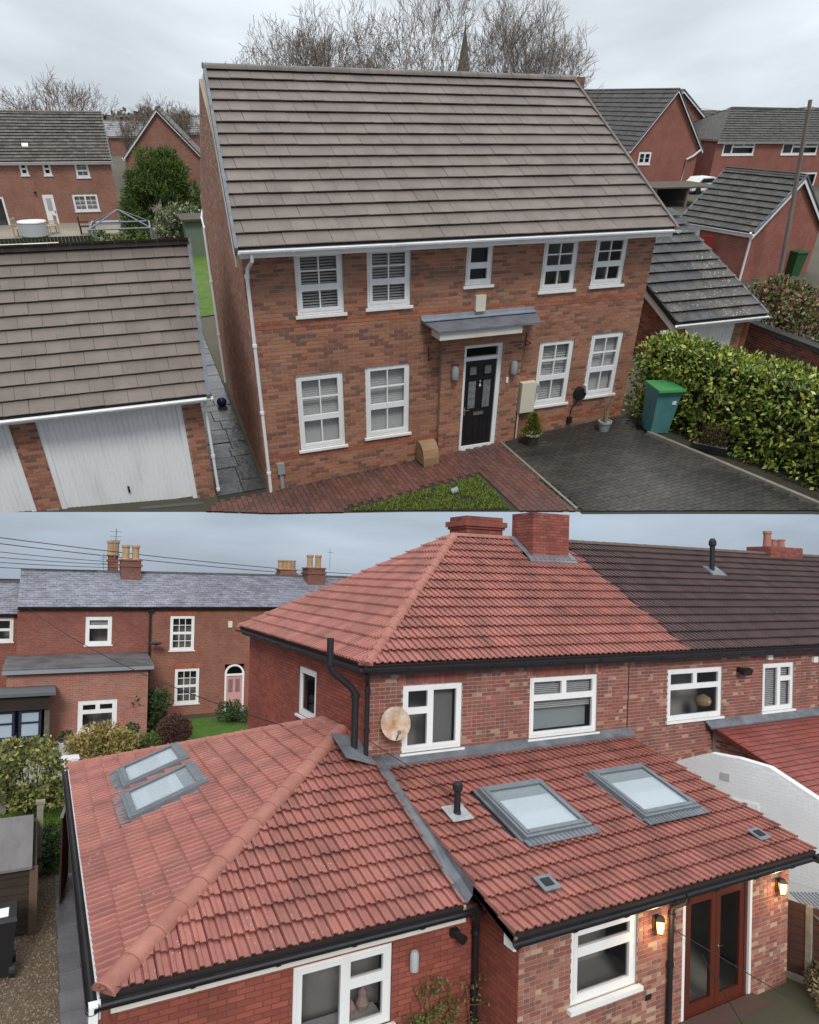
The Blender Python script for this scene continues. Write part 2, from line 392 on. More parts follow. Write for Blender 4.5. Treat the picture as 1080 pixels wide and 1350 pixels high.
# ------------------------------------------------------------------ plants
def rdir():
    z = random.uniform(-1, 1); a = random.uniform(0, 2 * math.pi); r = math.sqrt(1 - z * z); return V((r * math.cos(a), r * math.sin(a), z))
def foliage(mb, lumps, n, ln, wd, shell=.55, up=.3, zmin=None):
    """leaves spread through ellipsoid lumps (centre, radii); denser toward their skins"""
    ws = [l[1][0] * l[1][1] + l[1][0] * l[1][2] for l in lumps]
    for _ in range(n):
        c, r = random.choices(lumps, ws)[0]; d = rdir(); q = shell + (1.05 - shell) * random.random() ** .7
        p = V(c) + V((d.x * r[0], d.y * r[1], d.z * r[2])) * q
        if zmin is not None and p.z < zmin: continue
        e = (d * .7 + rdir() * .8 + V((0, 0, up))).normalized(); s = e.cross(rdir()).normalized(); k = random.uniform(.6, 1.25)
        mb.leaf(p, e, s, ln * k, wd * k)
def bare_tree(name, label, base, h, spread, seed, m, group=None, lean=(0, 0), depth=6, tw=.006, dens=1.0, up=.25, forks=1, twm=None, tr=None):
    rs = random.Random(seed); tr = tr or h * .021; trunk = MB(); crown = MB()
    def grow(p, d, L, r, k):
        pts = [p]; rr = [r]; segs = 3 if k < 4 else 2
        for i in range(segs):
            d = (d + V((rs.uniform(-1, 1), rs.uniform(-1, 1), rs.uniform(-.6, 1) * 1.)) * (.12 + .05 * k) + V((0, 0, up * (.3 if k < 2 else .12)))).normalized()
            p = p + d * (L / segs); pts.append(p); rr.append(max(tw, r * (1 - .36 * (i + 1) / segs)))
        (trunk if k < 3 else crown).tube(pts, rr, 6 if k < 2 else (4 if k < 3 else 3), cap=False)
        if k >= depth: return
        nb = rs.choice([3, 3, 4]) if k < 2 else (rs.choice([2, 3, 3]) if k < 4 else rs.choice([2, 2, 3]))
        if k >= 3: nb = max(2, int(nb * dens + .5))
        for i in range(nb):
            a = rs.uniform(0, 2 * math.pi); t = rs.uniform(.4, .85) * spread
            side = d.cross(V((math.cos(a), math.sin(a), .3))).normalized()
            nd = (d + side * t).normalized()
            at = pts[-1] if i < 2 else pts[rs.randint(1, segs)]
            grow(at, nd, L * rs.uniform(.66, .86), max(tw, rr[-1] * rs.uniform(.62, .85)), k + 1)
    T = Thing(name, label, 'tree', base, group)
    for q in range(forks):
        grow(V(base), V((lean[0] + rs.uniform(-.12, .12) * (forks > 1), lean[1], 1)).normalized(), h * .265, tr, 0)
    T.part('trunk', trunk, m); T.part('crown', crown, twm or m)
    return T
# =================================================================== UPPER PLACE
use(True)
def G(x): return .064 * min(max(x - 2, 0), 10) + .085 * min(max(.7 - x, 0), 9)
uw = mat('white_upvc', (.86, .87, .87), rough=.35, spec=.45, streak=((.55, .56, .55), (3, 3, .6), .35))
glass = mat('window_glass', (.015, .018, .02), rough=.04, spec=.6, alpha=.2)
blindm = mat('blind_slats', (.9, .9, .88), rough=.6)
MULTI = [(4, (.40, .175, .108)), (4, (.34, .145, .09)), (3, (.45, .20, .122)), (2, (.25, .105, .072)), (1, (.21, .10, .072)), (1, (.40, .21, .13)), (1, (.18, .10, .08))]
bru = mat('multi_red_brick', (.3, .12, .07), rough=.85, ramp=MULTI, bump=.5, bs=45, streak=((.42, .25, .165), (1.3, 1.3, 1.8), .4), damp=((.2, .1, .068), (.8, .8, .9), .3))
orr = mat('orange_brick', (.36, .13, .075), rough=.85, vary=.22, bump=.4, bs=45)
mor = mat('mortar', (.42, .35, .28), (.30, .235, .185), rough=.95, ns=2, bump=.3)
tileu = mat('taupe_concrete_tile', (.18, .148, .13), (.15, .122, .107), rough=.62, ns=1.1, vary=.07, bump=.35, bs=40, speck=((.34, .33, .31), 14, .05), spec=.35, streak=((.105, .09, .076), (1.6, .5, .5), .45), damp=((.22, .185, .16), (.9, .9, .9), .2))
tiledk = mat('roof_underlay', (.05, .045, .042), rough=.9)
ridgeu = mat('ridge_tile_brown', (.19, .16, .148), (.14, .125, .11), rough=.8, ns=3, vary=.1, bump=.3)
lead = mat('lead_sheet', (.22, .24, .27), (.13, .14, .16), rough=.45, ns=3, spec=.5, bump=.2, bs=10, metal=.2)
slateblue = mat('dry_verge', (.17, .19, .22), (.11, .125, .14), rough=.6, ns=4)
blk = mat('black_gloss', (.012, .012, .014), rough=.25, spec=.5)
blkp = mat('black_plastic', (.018, .018, .02), rough=.5)
chrome = mat('chrome', (.7, .7, .7), rough=.2, metal=1)
greypl = mat('grey_plastic', (.30, .32, .34), rough=.5)
cream = mat('cream_plastic', (.66, .62, .50), rough=.5)
dwood = mat('cream_render', (.5, .36, .28), (.42, .29, .22), rough=.9, ns=2)
# ---- ground
cut = [(-60, 36.), (-8.3, 15.33), (-3.4, 14.34), (.68, 13.52), (4.72, 11.74), (7.92, 10.2), (12.0, 8.26), (60, -14.6)]
def cuty(x):
    for (a, c), (b, d) in zip(cut, cut[1:]):
        if a <= x <= b: return c + (d - c) * (x - a) / (b - a)
    return 0
g = MB(); xs = [-60, -8.3, -3.4, .68, .7, 2, 4.72, 7.92, 12.0, 60, 170]
for a, b in zip(xs, xs[1:]):
    ya = cuty(min(a, 60)) if a < 60 else -14.6; yb = cuty(min(b, 60))
    if b <= .7:        # the forecourt rises toward the far garage door; the gardens behind lie level
        if a > -9: g.prism([(a, ya, G(a)), (b, yb, G(b)), (b, 15.9, G(b)), (a, 15.9, G(a))][::-1], (0, 1.3, -.12))
        g.prism([(a, max(16, ya), 0), (b, 16, 0), (b, 420, 0), (a, 420, 0)][::-1], (0, .3, -.3))
    else: g.prism([(a, ya, G(a)), (b, yb, G(b)), (b, 420, G(b)), (a, 420, G(a))][::-1], (0, 1.5, -.6))
gmat = mat('garden_ground', (.065, .062, .04), (.095, .08, .06), rough=.95, ns=.4, bump=.6, bs=8)
g0 = single('ground', None, None, (0, 0, 0), g, gmat, kind='structure')
cutplanes = [(V((a, c, 0)), V(((d - c), -(b - a), 0)).normalized()) for (a, c), (b, d) in zip(cut, cut[1:])]
def sheet(name, poly, m, dz):
    b = MB(); b.add([(x, y, 0) for x, y in poly], [tuple(range(len(poly)))]); bm = bmesh.new(); me = b.mesh('x'); bm.from_mesh(me); bpy.data.meshes.remove(me)
    for x in (.7, 2, 12): bmesh.ops.bisect_plane(bm, geom=bm.verts[:] + bm.edges[:] + bm.faces[:], plane_co=(x, 0, 0), plane_no=(1, 0, 0))
    bm.verts.index_update(); b = MB(); b.add([(v.co.x, v.co.y, G(v.co.x) + dz) for v in bm.verts], [tuple(v.index for v in f.verts) for f in bm.faces]); bm.free()
    return single(name, None, None, (0, 0, 0), b, m, kind='structure')
def inpoly(p, poly):
    r = False
    for (a, b), (c, d) in zip(poly, poly[1:] + poly[:1]):
        if (b > p[1]) != (d > p[1]) and p[0] < (c - a) * (p[1] - b) / (d - b) + a: r = not r
    return r
def pave(sh, poly, bw, bd, m, h=.03, dz=.0, nobj=300, gap=.008, bond=.5, ang=0., name='paving_block', GF=None, cutl=True):
    GF = GF or G; ca, sa = math.cos(ang), math.sin(ang); xs_ = [p[0] for p in poly]; ys_ = [p[1] for p in poly]; cx, cy = sum(xs_) / len(xs_), sum(ys_) / len(ys_)
    R = max(max(xs_) - min(xs_), max(ys_) - min(ys_)); items = []; n = int(R / bd) + 2
    for r in range(-n, n):
        k = int(R / bw) + 2
        for q in range(-k, k):
            a = q * bw + (bond * bw if r % 2 else 0); b = r * bd
            cs = [(cx + (a + i) * ca - (b + j) * sa, cy + (a + i) * sa + (b + j) * ca) for i, j in ((0, 0), (bw, 0), (bw, bd), (0, bd))]
            ct = (sum(c[0] for c in cs) / 4, sum(c[1] for c in cs) / 4)
            if not inpoly(ct, poly): continue
            ok = sum(inpoly(c, poly) for c in cs) >= 3
            if cutl and all(c[1] < cuty(c[0]) for c in cs): continue
            if cutl and any(c[1] < cuty(c[0]) for c in cs): ok = 2
            items.append((ok, cs, ct))
    items.sort(key=lambda t: (t[0] == 2 or not t[0], (V((t[2][0], t[2][1], 0)) - PCAM).length))
    b = MB(); b.box((0, 0, -.01), (bw - gap, bd - gap, h)); me = b.mesh(name); me.materials.append(m); rest = MB()
    for i, (ok, cs, ct) in enumerate(items):
        z = GF(cs[0][0]) + dz; s = (GF(cs[1][0] + .001) - GF(cs[0][0])) / max(1e-6, (cs[1][0] - cs[0][0] + .001))
        x = V((ca, sa, s * ca)).normalized(); y = V((-sa, ca, -s * sa)); y = (y - x * y.dot(x)).normalized(); zz = x.cross(y)
        M = Matrix.Translation(V((cs[0][0], cs[0][1], z + random.uniform(0, .005)))) @ Matrix((x, y, zz)).transposed().to_4x4()
        if ok == 2:
            bm = bmesh.new(); bm.from_mesh(me); bm.transform(M); pn = next(p for p, (a_, b_) in zip(cutplanes, zip(cut, cut[1:])) if a_[0] <= ct[0] <= b_[0])
            bmesh.ops.bisect_plane(bm, geom=bm.verts[:] + bm.edges[:] + bm.faces[:], plane_co=pn[0], plane_no=pn[1], clear_outer=True); bm.verts.index_update()
            rest.add([v.co.copy() for v in bm.verts], [tuple(v.index for v in f.verts) for f in bm.faces]); bm.free()
        elif i < nobj: inst(name, me, sh, M)
        else: rest.add([M @ V(p) for p in b.v], b.f)
    if rest.f:
        o = bpy.data.objects.new('paving_blocks_rest', rest.mesh('paving_blocks_rest')); link(o); o.data.materials.append(m); o.parent = sh; o['kind'] = 'stuff'
joint = mat('sand_joint', (.05, .047, .04), (.035, .04, .025), rough=.95)
drivem = mat('grey_block_paving', (.027, .026, .024), (.04, .037, .031), rough=.45, ns=.8, vary=.2, bump=.3, bs=30, spec=.45, damp=((.10, .09, .074), (.42, .5, .5), .5), streak=((.035, .04, .022), (1.5, 1.5, 1.5), .6))
redm = mat('red_block_paving', (.16, .07, .055), (.10, .055, .047), rough=.5, ns=.9, vary=.2, bump=.3, bs=30, spec=.4)
flagm = mat('dark_flagstone', (.035, .036, .038), (.065, .066, .066), rough=.25, ns=1.2, vary=.25, bump=.6, bs=6, spec=.5)
dpoly = [(8.0, 13.9), (7.9, 10.1), (10, 9.1), (12.36, 7.95), (11.75, 11.0), (11.35, 12.7), (11.5, 13.9)]
ppoly = [(2.1, 13.9), (1.0, 13.9), (.7, 13.55), (4.72, 11.78), (7.88, 10.27), (7.96, 13.9)]
pave(sheet('driveway', dpoly, joint, .006), dpoly, .23, .115, drivem, ang=.0)
pth = sheet('block_path', ppoly, joint, .004)
lawnp = [(3.55, 12.3), (6.72, 12.48), (6.66, 10.88)]
holep = lambda c: inpoly(c, lawnp)
pave(pth, [(1.0, 13.9), (.72, 13.4), (3.3, 12.25), (3.5, 12.46), (6.74, 12.62), (6.82, 12.5), (6.74, 10.7), (7.86, 10.15), (7.93, 13.9)], .23, .115, redm, ang=1.571)
lw = sheet('lawn_patch', lawnp, mat('soil', (.045, .04, .025), (.03, .03, .02), rough=.95), .02)
gr = MB()
for _ in range(14000):
    x = random.uniform(3.6, 6.7); y = random.uniform(10.9, 12.5)
    if not inpoly((x, y), lawnp) or y < cuty(x) + .02: continue
    if math.sin(x * 3.1 + y * 5) * math.sin(x * 7 - y * 4) > .75 and random.random() < .8: continue
    d = V((random.uniform(-.7, .7), random.uniform(-.7, .7), .8)).normalized(); gr.leaf((x, y, G(x) + .02), d, d.cross(rdir()).normalized(), random.uniform(.04, .10), .008)
grassm = mat('short_grass', (.07, .12, .02), rough=.8, ramp=[(1, (.08, .14, .02)), (1, (.14, .22, .03)), (1, (.20, .24, .05))])
single('grass', 'patchy short green grass on the small triangular bed in front of the black door', 'grass', (0, 0, 0), gr, grassm, kind='stuff')
edging = mat('concrete_edging', (.26, .24, .2), (.18, .17, .14), rough=.9, ns=4)
e = MB()
for a, b in (((7.98, 13.85), (7.9, 10.3)),):
    e.prism([(a[0] - .03, a[1], G(a[0]) + .0), (a[0] + .03, a[1], G(a[0]) + .0), (b[0] + .03, b[1], G(b[0])), (b[0] - .03, b[1], G(b[0]))], (0, 0, .045))
single('path_edging', 'pale concrete edging strip between red path and grey driveway', 'edging', (7.95, 12, G(8)), e, edging)
e = MB(); k = [(11.36, 12.6), (11.78, 10.9), (12.40, 8.2)]
for a, b in zip(k, k[1:]): e.prism([(a[0], a[1], .58), (a[0] + .1, a[1], .58), (b[0] + .1, b[1], .58), (b[0], b[1], .58)], (0, 0, .14))
single('kerb', None, None, (0, 0, 0), e, edging, kind='structure')
al = [(1.02, 13.95), (2.12, 13.95), (2.5, 29.5), (1.55, 29.5)]
alley = sheet('alley_path', al, joint, .008)
y = 14.1
while y < 29:
    h = random.choice([.45, .6, .75]); t = (y - 13.95) / 15.5; x0, x1 = 1.04 + .5 * t, 2.1 + .37 * t; sp_ = x0 + (x1 - x0) * random.choice([.4, .55, .62])
    for a, b in ((x0, sp_ - .012), (sp_ + .012, x1)):
        j = random.uniform(-.03, .03); m_ = MB(); m_.prism([(a, y, .01), (b, y + j, .01), (b, y + h - .02 + j, .01), (a, y + h - .02, .01)], (0, 0, random.uniform(.02, .035)))
        o = bpy.data.objects.new('flagstone', m_.mesh('flagstone')); link(o); o.data.materials.append(flagm); o.parent = alley
    y += h
e = MB(); e.prism([(-.6, 13.86, .11), (.7, 13.86, 0), (.7, 13.98, 0), (-.6, 13.98, .11)], (0, 0, .018))
for i in range(19): x_ = -.58 + i * .067; e.box((x_, 13.865, G(x_) + .012), (x_ + .03, 13.975, G(x_) + .024))
single('drain_channel', 'slotted grey drain channel along the foot of the white garage door', 'drain', (.2, 13.92, 0), e, mat('drain_grey', (.1, .1, .1), rough=.7))

# ---- detached house ---------------------------------------------------------
T = Thing('detached_house', 'large detached red brick house with taupe tiled roof, white windows and black front door', 'house', (6.9, 17.5, 0))
F = WF((2.15, 13.97), (11.6, 13.97)); X0 = 2.15
wins = [(3.13, 4.10, 3.79, 4.98), (4.6, 5.55, 3.83, 4.98), (6.80, 7.43, 4.13, 4.98), (8.66, 9.55, 3.9, 4.98), (9.99, 10.86, 3.93, 4.98),
        (2.98, 4.01, .90, 2.57), (4.52, 5.56, .98, 2.62), (8.85, 9.8, 1.19, 2.77), (10.28, 11.2, 1.26, 2.81)]
door = (6.83, 7.81, .33, 2.88)
ops = [(a - X0, b - X0, c, d) for a, b, c, d in wins + [(6.8, 7.84, .30, 2.9)]]
wall(T, 'front_wall', F, -.1, 5.03, ops, mor, bru, nobj=300, bands=[(3.52, 3.66), (.72, .86)], bandm=orr)
FL_ = WF((2.45, 22.0), (2.152, 13.985)); Lg = FL_.L
gl = [(0, 5.03), (Lg, 5.03), (Lg * .5, 7.70)]
wall(T, 'gable_wall', FL_, -.1, 5.03, [], mor, mat('gable_brick', (.42, .24, .17), rough=.9, ramp=[(3, (.42, .22, .15)), (3, (.36, .18, .12)), (1, (.48, .29, .2)), (1, (.3, .16, .12))], bump=.4), gable=gl, nobj=120)
FR = WF((11.6, 13.97), (11.45, 22.0)); Lr = FR.L
wall(T, 'gable_wall', FR, -.1, 5.03, [], mat('plain_brick', (.26, .1, .065), rough=.9), gable=[(0, 5.03), (Lr, 5.03), (Lr * .5, 7.7)])
wall(T, 'rear_wall', WF((11.45, 22.0), (2.45, 22.0)), -.1, 5.03, [], MATS['plain_brick_u'])
# porch bay
PB = WF((6.27, 13.85), (8.32, 13.85))
wall(T, 'porch_bay', PB, -.1, 3.16, [(6.83 - 6.27, 7.81 - 6.27, .33, 2.88)], mor, bru, nobj=60, thick=.11, proud=.006)
ret = WF((6.28, 13.96), (6.28, 13.85)); b = MB(); ret.box(b, 0, .11, -.01, .004, -.1, 3.16); T.part('porch_bay_return', b, bru)
# roof: eaves 13.57/22.43, ridge at 18
EL, ER, RLf, RRt = V((2.0, 13.57, 5.13)), V((11.76, 13.57, 5.13)), V((2.44, 18, 7.88)), V((11.42, 18, 7.88))
Vd = V((0, 4.43, 2.75))
pl = [vplane(EL, RLf, (6, 15, 0)), vplane(ER, RRt, (6, 15, 0))]
roof = tiles(T, 'roof', [EL, ER, RRt, RLf], (2.0, 13.57, 5.13), (1, 0, 0), Vd, .345, .455, tileu, tiledk, pl, th=.055, nobj=320, rows=15)
BL, BR = V((2.6, 22.43, 5.13)), V((11.6, 22.43, 5.13))
tiles(T, 'rear_roof', [BR, BL, RLf, RRt], BR, (-1, 0, 0), V((0, -4.43, 2.75)), .345, .455, tileu, tiledk, [vplane(BL, RLf, (6, 20, 0)), vplane(BR, RRt, (6, 20, 0))], th=.055, nobj=0)
ridge(T, roof, RLf + V((-.03, 0, .03)), RRt + V((.03, 0, .03)), ridgeu, r=.13, ln=.46)
nF = V((1, 0, 0)).cross(Vd).normalized()
b = MB()
for P, Q, s in ((EL, RLf, -1), (ER, RRt, 1)): b = MB(); b.obox(P + V((s * .03, 0, -.10)) , V((-s * .06, 0, 0)), (Q - P), nF * .155); T.part('verge_trim', b, slateblue if s < 0 else ridgeu)
b = MB()
for P, Q in ((BL, RLf), (EL, RLf)): b.obox(P + V((-.045, 0, -.30)), V((.03, 0, 0)), Q - P, V((0, 0, .2)))
b.obox(V((2.5, 22.1, 4.84)), V((.22, 0, 0)), V((0, .4, 0)), V((0, 0, .26)))
T.part('barge_board', b, mat('barge_taupe', (.40, .33, .29), rough=.7))
b = MB(); b.box((2.05, 13.60, 4.985), (11.72, 13.94, 5.01)); b.box((2.05, 13.585, 4.96), (11.72, 13.602, 5.12)); T.part('fascia', b, uw)
def gutter(T, P, Q, m, r=.06, name='gutter', brk=.9, parent=None):
    P = V(P); Q = V(Q); x = (Q - P).normalized(); y = V((0, 0, 1)).cross(x).normalized(); mb = MB(); n = 7; vs = []; fs = []
    for a in (P, Q):
        for rr in (r, r * .86):
            for i in range(n): t = math.pi * (1 + i / (n - 1)); vs.append(a + y * math.cos(t) * rr + V((0, 0, math.sin(t) * rr)))
    for o in (0, n):
        for i in range(n - 1): fs.append((o + i, o + i + 1, 2 * n + o + i + 1, 2 * n + o + i))
    for o in (0, 2 * n):
        for i in range(n - 1): fs.append((o + i, o + i + 1, o + n + i + 1, o + n + i))
    fs += [(0, n, 3 * n, 2 * n), (n - 1, 2 * n - 1, 4 * n - 1, 3 * n - 1)]
    mb.add(vs, fs); L = (Q - P).length; k = int(L / brk)
    for i in range(k + 1):
        c = P + x * (L * i / max(1, k)); ps = []
        for j in range(n): t = math.pi * (1 + j / (n - 1)); ps.append(c + y * math.cos(t) * r * 1.12 + V((0, 0, math.sin(t) * r * 1.12)))
        for j in range(n - 1): mb.prism([ps[j], ps[j + 1], ps[j + 1] + x * .05, ps[j] + x * .05], (0, 0, -.004))
    return T.part(name, mb, m, parent)
gutter(T, (2.02, 13.50, 5.10), (11.78, 13.50, 5.10), uw, r=.062)
def pipe(T, pts, m, r=.035, name='downpipe', collars=(), n=8):
    mb = MB(); mb.tube(pts, r, n)
    for c in collars: mb.tube([V(c) - V((0, 0, .03)), V(c) + V((0, 0, .03))], r * 1.35, n)
    return T.part(name, mb, m, smooth=True)
pipe(T, [(2.26, 13.50, 5.04), (2.26, 13.52, 4.93), (2.22, 13.86, 4.74), (2.20, 13.90, 4.6), (2.20, 13.90, .02)], uw, .036, collars=[(2.2, 13.9, z) for z in (.5, 1.9, 3.3, 4.6)])
pipe(T, [(2.56, 22.42, 4.9), (2.42, 22.1, 4.6), (2.38, 21.6, 4.4), (2.38, 21.6, 0)], uw, .036, collars=[(2.38, 21.6, 1.5), (2.38, 21.6, 3)])
SOME = {0: (blindm, 1, 0, .055, .5), 1: (blindm, 1, .0, .055, .55), 5: (blindm, 1, 0, .05, .9), 6: (blindm, 1, 0, .05, .92), 7: (blindm, 1, 0, .06, .72), 8: (blindm, 1, 0, .05, .94)}
for i, (a, c, z0, z1) in enumerate(wins):
    if i == 2: window(T, F, a - X0, c - X0, z0, z1, [(0, 1, .45, 1, 1, 1), (0, 1, 0, .45, 1, 1)], uw, glass, rec=.03, st=.06)
    else: window(T, F, a - X0, c - X0, z0, z1, SASH, uw, glass, blind=SOME.get(i), rec=.03, st=.06, t=.06, bar=.028)
def wallobj(wf, x0, x1, z0, z1, d0, d1): b = MB(); wf.box(b, x0, x1, d0, d1, z0, z1); return b
# things standing on the window boards of the right bedroom
b = MB(); b.lathe(F.pt(8.9 - X0, -.3, 3.95), [(.05, 0), (.07, .1), (.03, .2)], 10); b.lathe(F.pt(9.3 - X0, -.3, 3.95), [(.06, 0), (.09, .12), (.04, .26), (.0, .3)], 10)
b.lathe(F.pt(10.55 - X0, -.28, 3.97), [(.08, 0), (.08, .03), (.02, .05), (.02, .12), (.09, .18), (.0, .3)], 10); T.part('ornament', b, cream)
b = MB(); F.box(b, .02 + 8.75 - X0, 9.48 - X0, -.5, -.2, 3.86, 3.95); F.box(b, 10.05 - X0, 10.8 - X0, -.5, -.2, 3.88, 3.97); T.part('window_board', b, cream)
# net of pale curtain behind the middle window
b = MB(); F.box(b, 6.85 - X0, 7.05 - X0, -.35, -.3, 4.2, 4.7); T.part('curtain', b, mat('curtain', (.55, .42, .33), rough=.9))
# front door
D = PB; du = lambda x: x - 6.27
fr = MB()
for a in ((6.83, 6.90, .33, 2.88), (7.70, 7.81, .33, 2.88), (6.90, 7.70, 2.81, 2.88), (6.90, 7.70, 2.52, 2.60), (6.90, 7.70, .33, .43)): D.box(fr, du(a[0]), du(a[1]), -.13, -.03, a[2], a[3])
b = MB(); D.box(b, du(6.905), du(7.695), -.11, -.065, .435, 2.515)
dd = T.part('front_door', b, blk)
T.part('door_frame', fr, uw, dd)
T.part('fanlight', wallobj(D, du(6.9), du(7.7), 2.6, 2.81, -.09, -.08), glass, dd)
for a, c, z0, z1, gl_ in ((7.0, 7.22, 2.16, 2.4, 1), (7.38, 7.6, 2.16, 2.4, 1), (6.99, 7.23, 1.35, 2.06, 1), (7.37, 7.61, 1.35, 2.06, 1), (6.99, 7.23, .6, 1.15, 0), (7.37, 7.61, .6, 1.15, 0)):
    q = MB()
    for s in ((a, a + .025, z0, z1), (c - .025, c, z0, z1), (a + .025, c - .025, z0, z0 + .025), (a + .025, c - .025, z1 - .025, z1)): D.box(q, du(s[0]), du(s[1]), -.066, -.052, s[2], s[3])
    pn = T.part('door_panel', q, blk, dd)
    if gl_:
        T.part('glazed_panel', wallobj(D, du(a + .027), du(c - .027), z0 + .027, z1 - .027, -.066, -.058), mat('leaded_glass', (.11, .12, .12), (.25, .26, .26), rough=.15, ns=9, spec=.6), dd)
q = MB(); D.box(q, du(7.18), du(7.44), -.066, -.04, 1.2, 1.28); T.part('letter_box', q, chrome, dd)
q = MB(); q.lathe(D.pt(du(7.30), -.05, 1.92), [(.02, -.05), (.045, 0), (.02, .05), (.028, .1), (.0, .13)], 10); T.part('knocker', q, chrome, dd)
q = MB(); D.box(q, du(6.93), du(7.06), -.05, -.03, 1.33, 1.355); D.box(q, du(6.925), du(6.955), -.066, -.045, 1.22, 1.42); T.part('door_handle', q, chrome, dd)
# canopy
b = MB(); b.prism([(5.80, 13.96, 3.46), (5.93, 13.33, 3.37), (8.42, 13.33, 3.37), (8.60, 13.96, 3.46)], (0, 0, .035)); cn = T.part('porch_canopy', b, lead)
b = MB(); b.prism([(5.79, 13.955, 3.50), (5.79, 13.80, 3.50), (8.56, 13.80, 3.50), (8.56, 13.955, 3.50)], (0, 0, .02)); b.box((5.79, 13.93, 3.5), (8.56, 13.96, 3.59)); T.part('lead_flashing', b, mat('new_lead', (.33, .37, .43), (.24, .27, .32), rough=.5, ns=5), cn)
b = MB(); b.box((6.0, 13.38, 3.20), (7.98, 13.84, 3.365)); T.part('canopy_box', b, cream if False else mat('canopy_white', (.70, .68, .60), rough=.5, streak=((.45, .42, .35), (4, 4, 2), .5)), cn)
# fittings
b = wallobj(F, 7.05 - X0, 7.29 - X0, 3.63, 3.93, .0, .09); b.box((7.06, 13.87, 3.6), (7.28, 13.965, 3.63)); T.part('alarm_box', b, cream)
for x, z, wf, s in ((6.56, 2.15, PB, 6.27), (8.07, 2.12, PB, 6.27)):
    b = MB(); c = wf.pt(x - s + .03, .07, z); b.lathe(c, [(.03, 0), (.075, .03), (.085, .08), (.085, .26), (.06, .31), (.0, .33)], 12); wf.box(b, x - s, x - s + .06, 0, .06, z + .1, z + .22); T.part('porch_lamp', b, greypl, smooth=True)
b = wallobj(PB, 7.95 - 6.27, 8.0 - 6.27, 1.93, 2.06, 0, .035); T.part('doorbell', b, uw)
b = wallobj(F, 8.40 - X0, 8.79 - X0, 1.12, 1.86, .0, .16); mtb = T.part('meter_box', b, cream)
b = MB(); b.tube([(8.42, 13.9, 1.12), (8.42, 13.9, .42)], .022, 8); T.part('meter_pipe', b, cream, mtb)
b = wallobj(F, 8.80 - X0, 8.93 - X0, 1.55, 1.75, 0, .1); T.part('junction_box', b, greypl)
b = MB(); c = F.pt(10.15 - X0, .10, 1.38); b.tube([F.pt(10.15 - X0, 0, 1.38), F.pt(10.15 - X0, .12, 1.38)], [.17, .15], 16)
ev = T.part('car_charger', b, blkp, smooth=True)
b = MB(); b.obox(F.pt(10.24 - X0, .1, 1.42), F.u * .05, F.n * .1, V((-.05, 0, .2))); T.part('charger_plug', b, uw, ev)
b = MB(); b.tube([F.pt(10.15 - X0, .05, 1.25), F.pt(9.98 - X0, .04, 1.0), F.pt(9.98 - X0, .03, .75)], .014, 6); F.box(b, 9.9 - X0, 10.03 - X0, 0, .07, .62, .78); T.part('charger_cable', b, blkp, ev)
for x, z in ((6.0, 2.62), (8.45, 2.72)):
    b = MB(); p = [F.pt(x - X0, .01, z), F.pt(x - X0, .01, z + .3), F.pt(x - X0, .24, z + .12)]
    b.tube([p[0], p[1]], .012, 5); b.tube([p[0], p[2]], .01, 5); b.tube([F.pt(x - X0, .01, z + .12), p[2]], .01, 5); T.part('hanging_bracket', b, mat('rusty_iron', (.1, .035, .02), rough=.8))
b = MB(); F.box(b, 2.40 - X0, 2.56 - X0, 0, .08, .42, .68); F.box(b, 2.44 - X0, 2.52 - X0, 0, .05, 0, .42); T.part('outside_meter', b, greypl)
# ---- garage with two doors -------------------------------------------------
T = Thing('garage', 'detached double garage with taupe tiled roof and white ribbed up-and-over doors', 'garage', (-2, 17, 0))
Gf = WF((-6.2, 14.17), (1.0, 14.17)); gx = lambda x: x + 6.2
wall(T, 'front_wall', Gf, -.05, 2.36, [(gx(-2.1), gx(.62), -.05, 2.26), (gx(-5.3), gx(-2.56), -.05, 2.26)], mor, bru, nobj=150)
ga = (1.35, 20.9)
wall(T, 'gable_wall', WF((1.0, 14.17), ga), -.05, 2.36, [], mor, bru, nobj=0, gable=[(0, 2.36), (WF((1.0, 14.17), ga).L, 2.36), (WF((1.0, 14.17), ga).L * .5, 4.5)])
wall(T, 'rear_wall', WF(ga, (-6.2, 20.9)), -.05, 2.36, [], MATS['plain_brick_u']); wall(T, 'side_wall', WF((-6.2, 20.9), (-6.2, 14.17)), -.05, 2.36, [], MATS['plain_brick_u'])
A, B_, C_, D_ = V((-6.5, 13.92, 2.40)), V((1.16, 13.92, 2.40)), V((1.55, 17.5, 4.66)), V((-6.5, 17.5, 4.66))
rf = tiles(T, 'roof', [A, B_, C_, D_], A, (1, 0, 0), C_ - B_ - V((.39, 0, 0)), .345, .44, tileu, tiledk, [vplane(B_, C_, (-3, 15, 0)), (A, V((-1, 0, 0)))], th=.055, nobj=300, rows=12)
E_ = V((1.75, 21.1, 2.40)); H_ = V((-6.5, 21.1, 2.40))
tiles(T, 'rear_roof', [E_, H_, D_, C_], E_, (-1, 0, 0), D_ - H_, .345, .44, tileu, tiledk, [vplane(E_, C_, (-3, 19, 0))], th=.055, nobj=0)
ridge(T, rf, D_ + V((0, 0, .03)), C_ + V((.03, 0, .03)), ridgeu, r=.13, ln=.46)
nG = V((1, 0, 0)).cross(C_ - B_).normalized(); b = MB(); b.obox(B_ + V((.04, 0, -.09)), V((-.08, 0, 0)), C_ - B_, nG * .15); T.part('verge_trim', b, slateblue)
b = MB(); b.box((-6.4, 13.95, 2.25), (1.1, 14.16, 2.33)); T.part('fascia', b, uw)
gutter(T, (-6.5, 13.86, 2.37), (1.2, 13.86, 2.37), uw, r=.06)
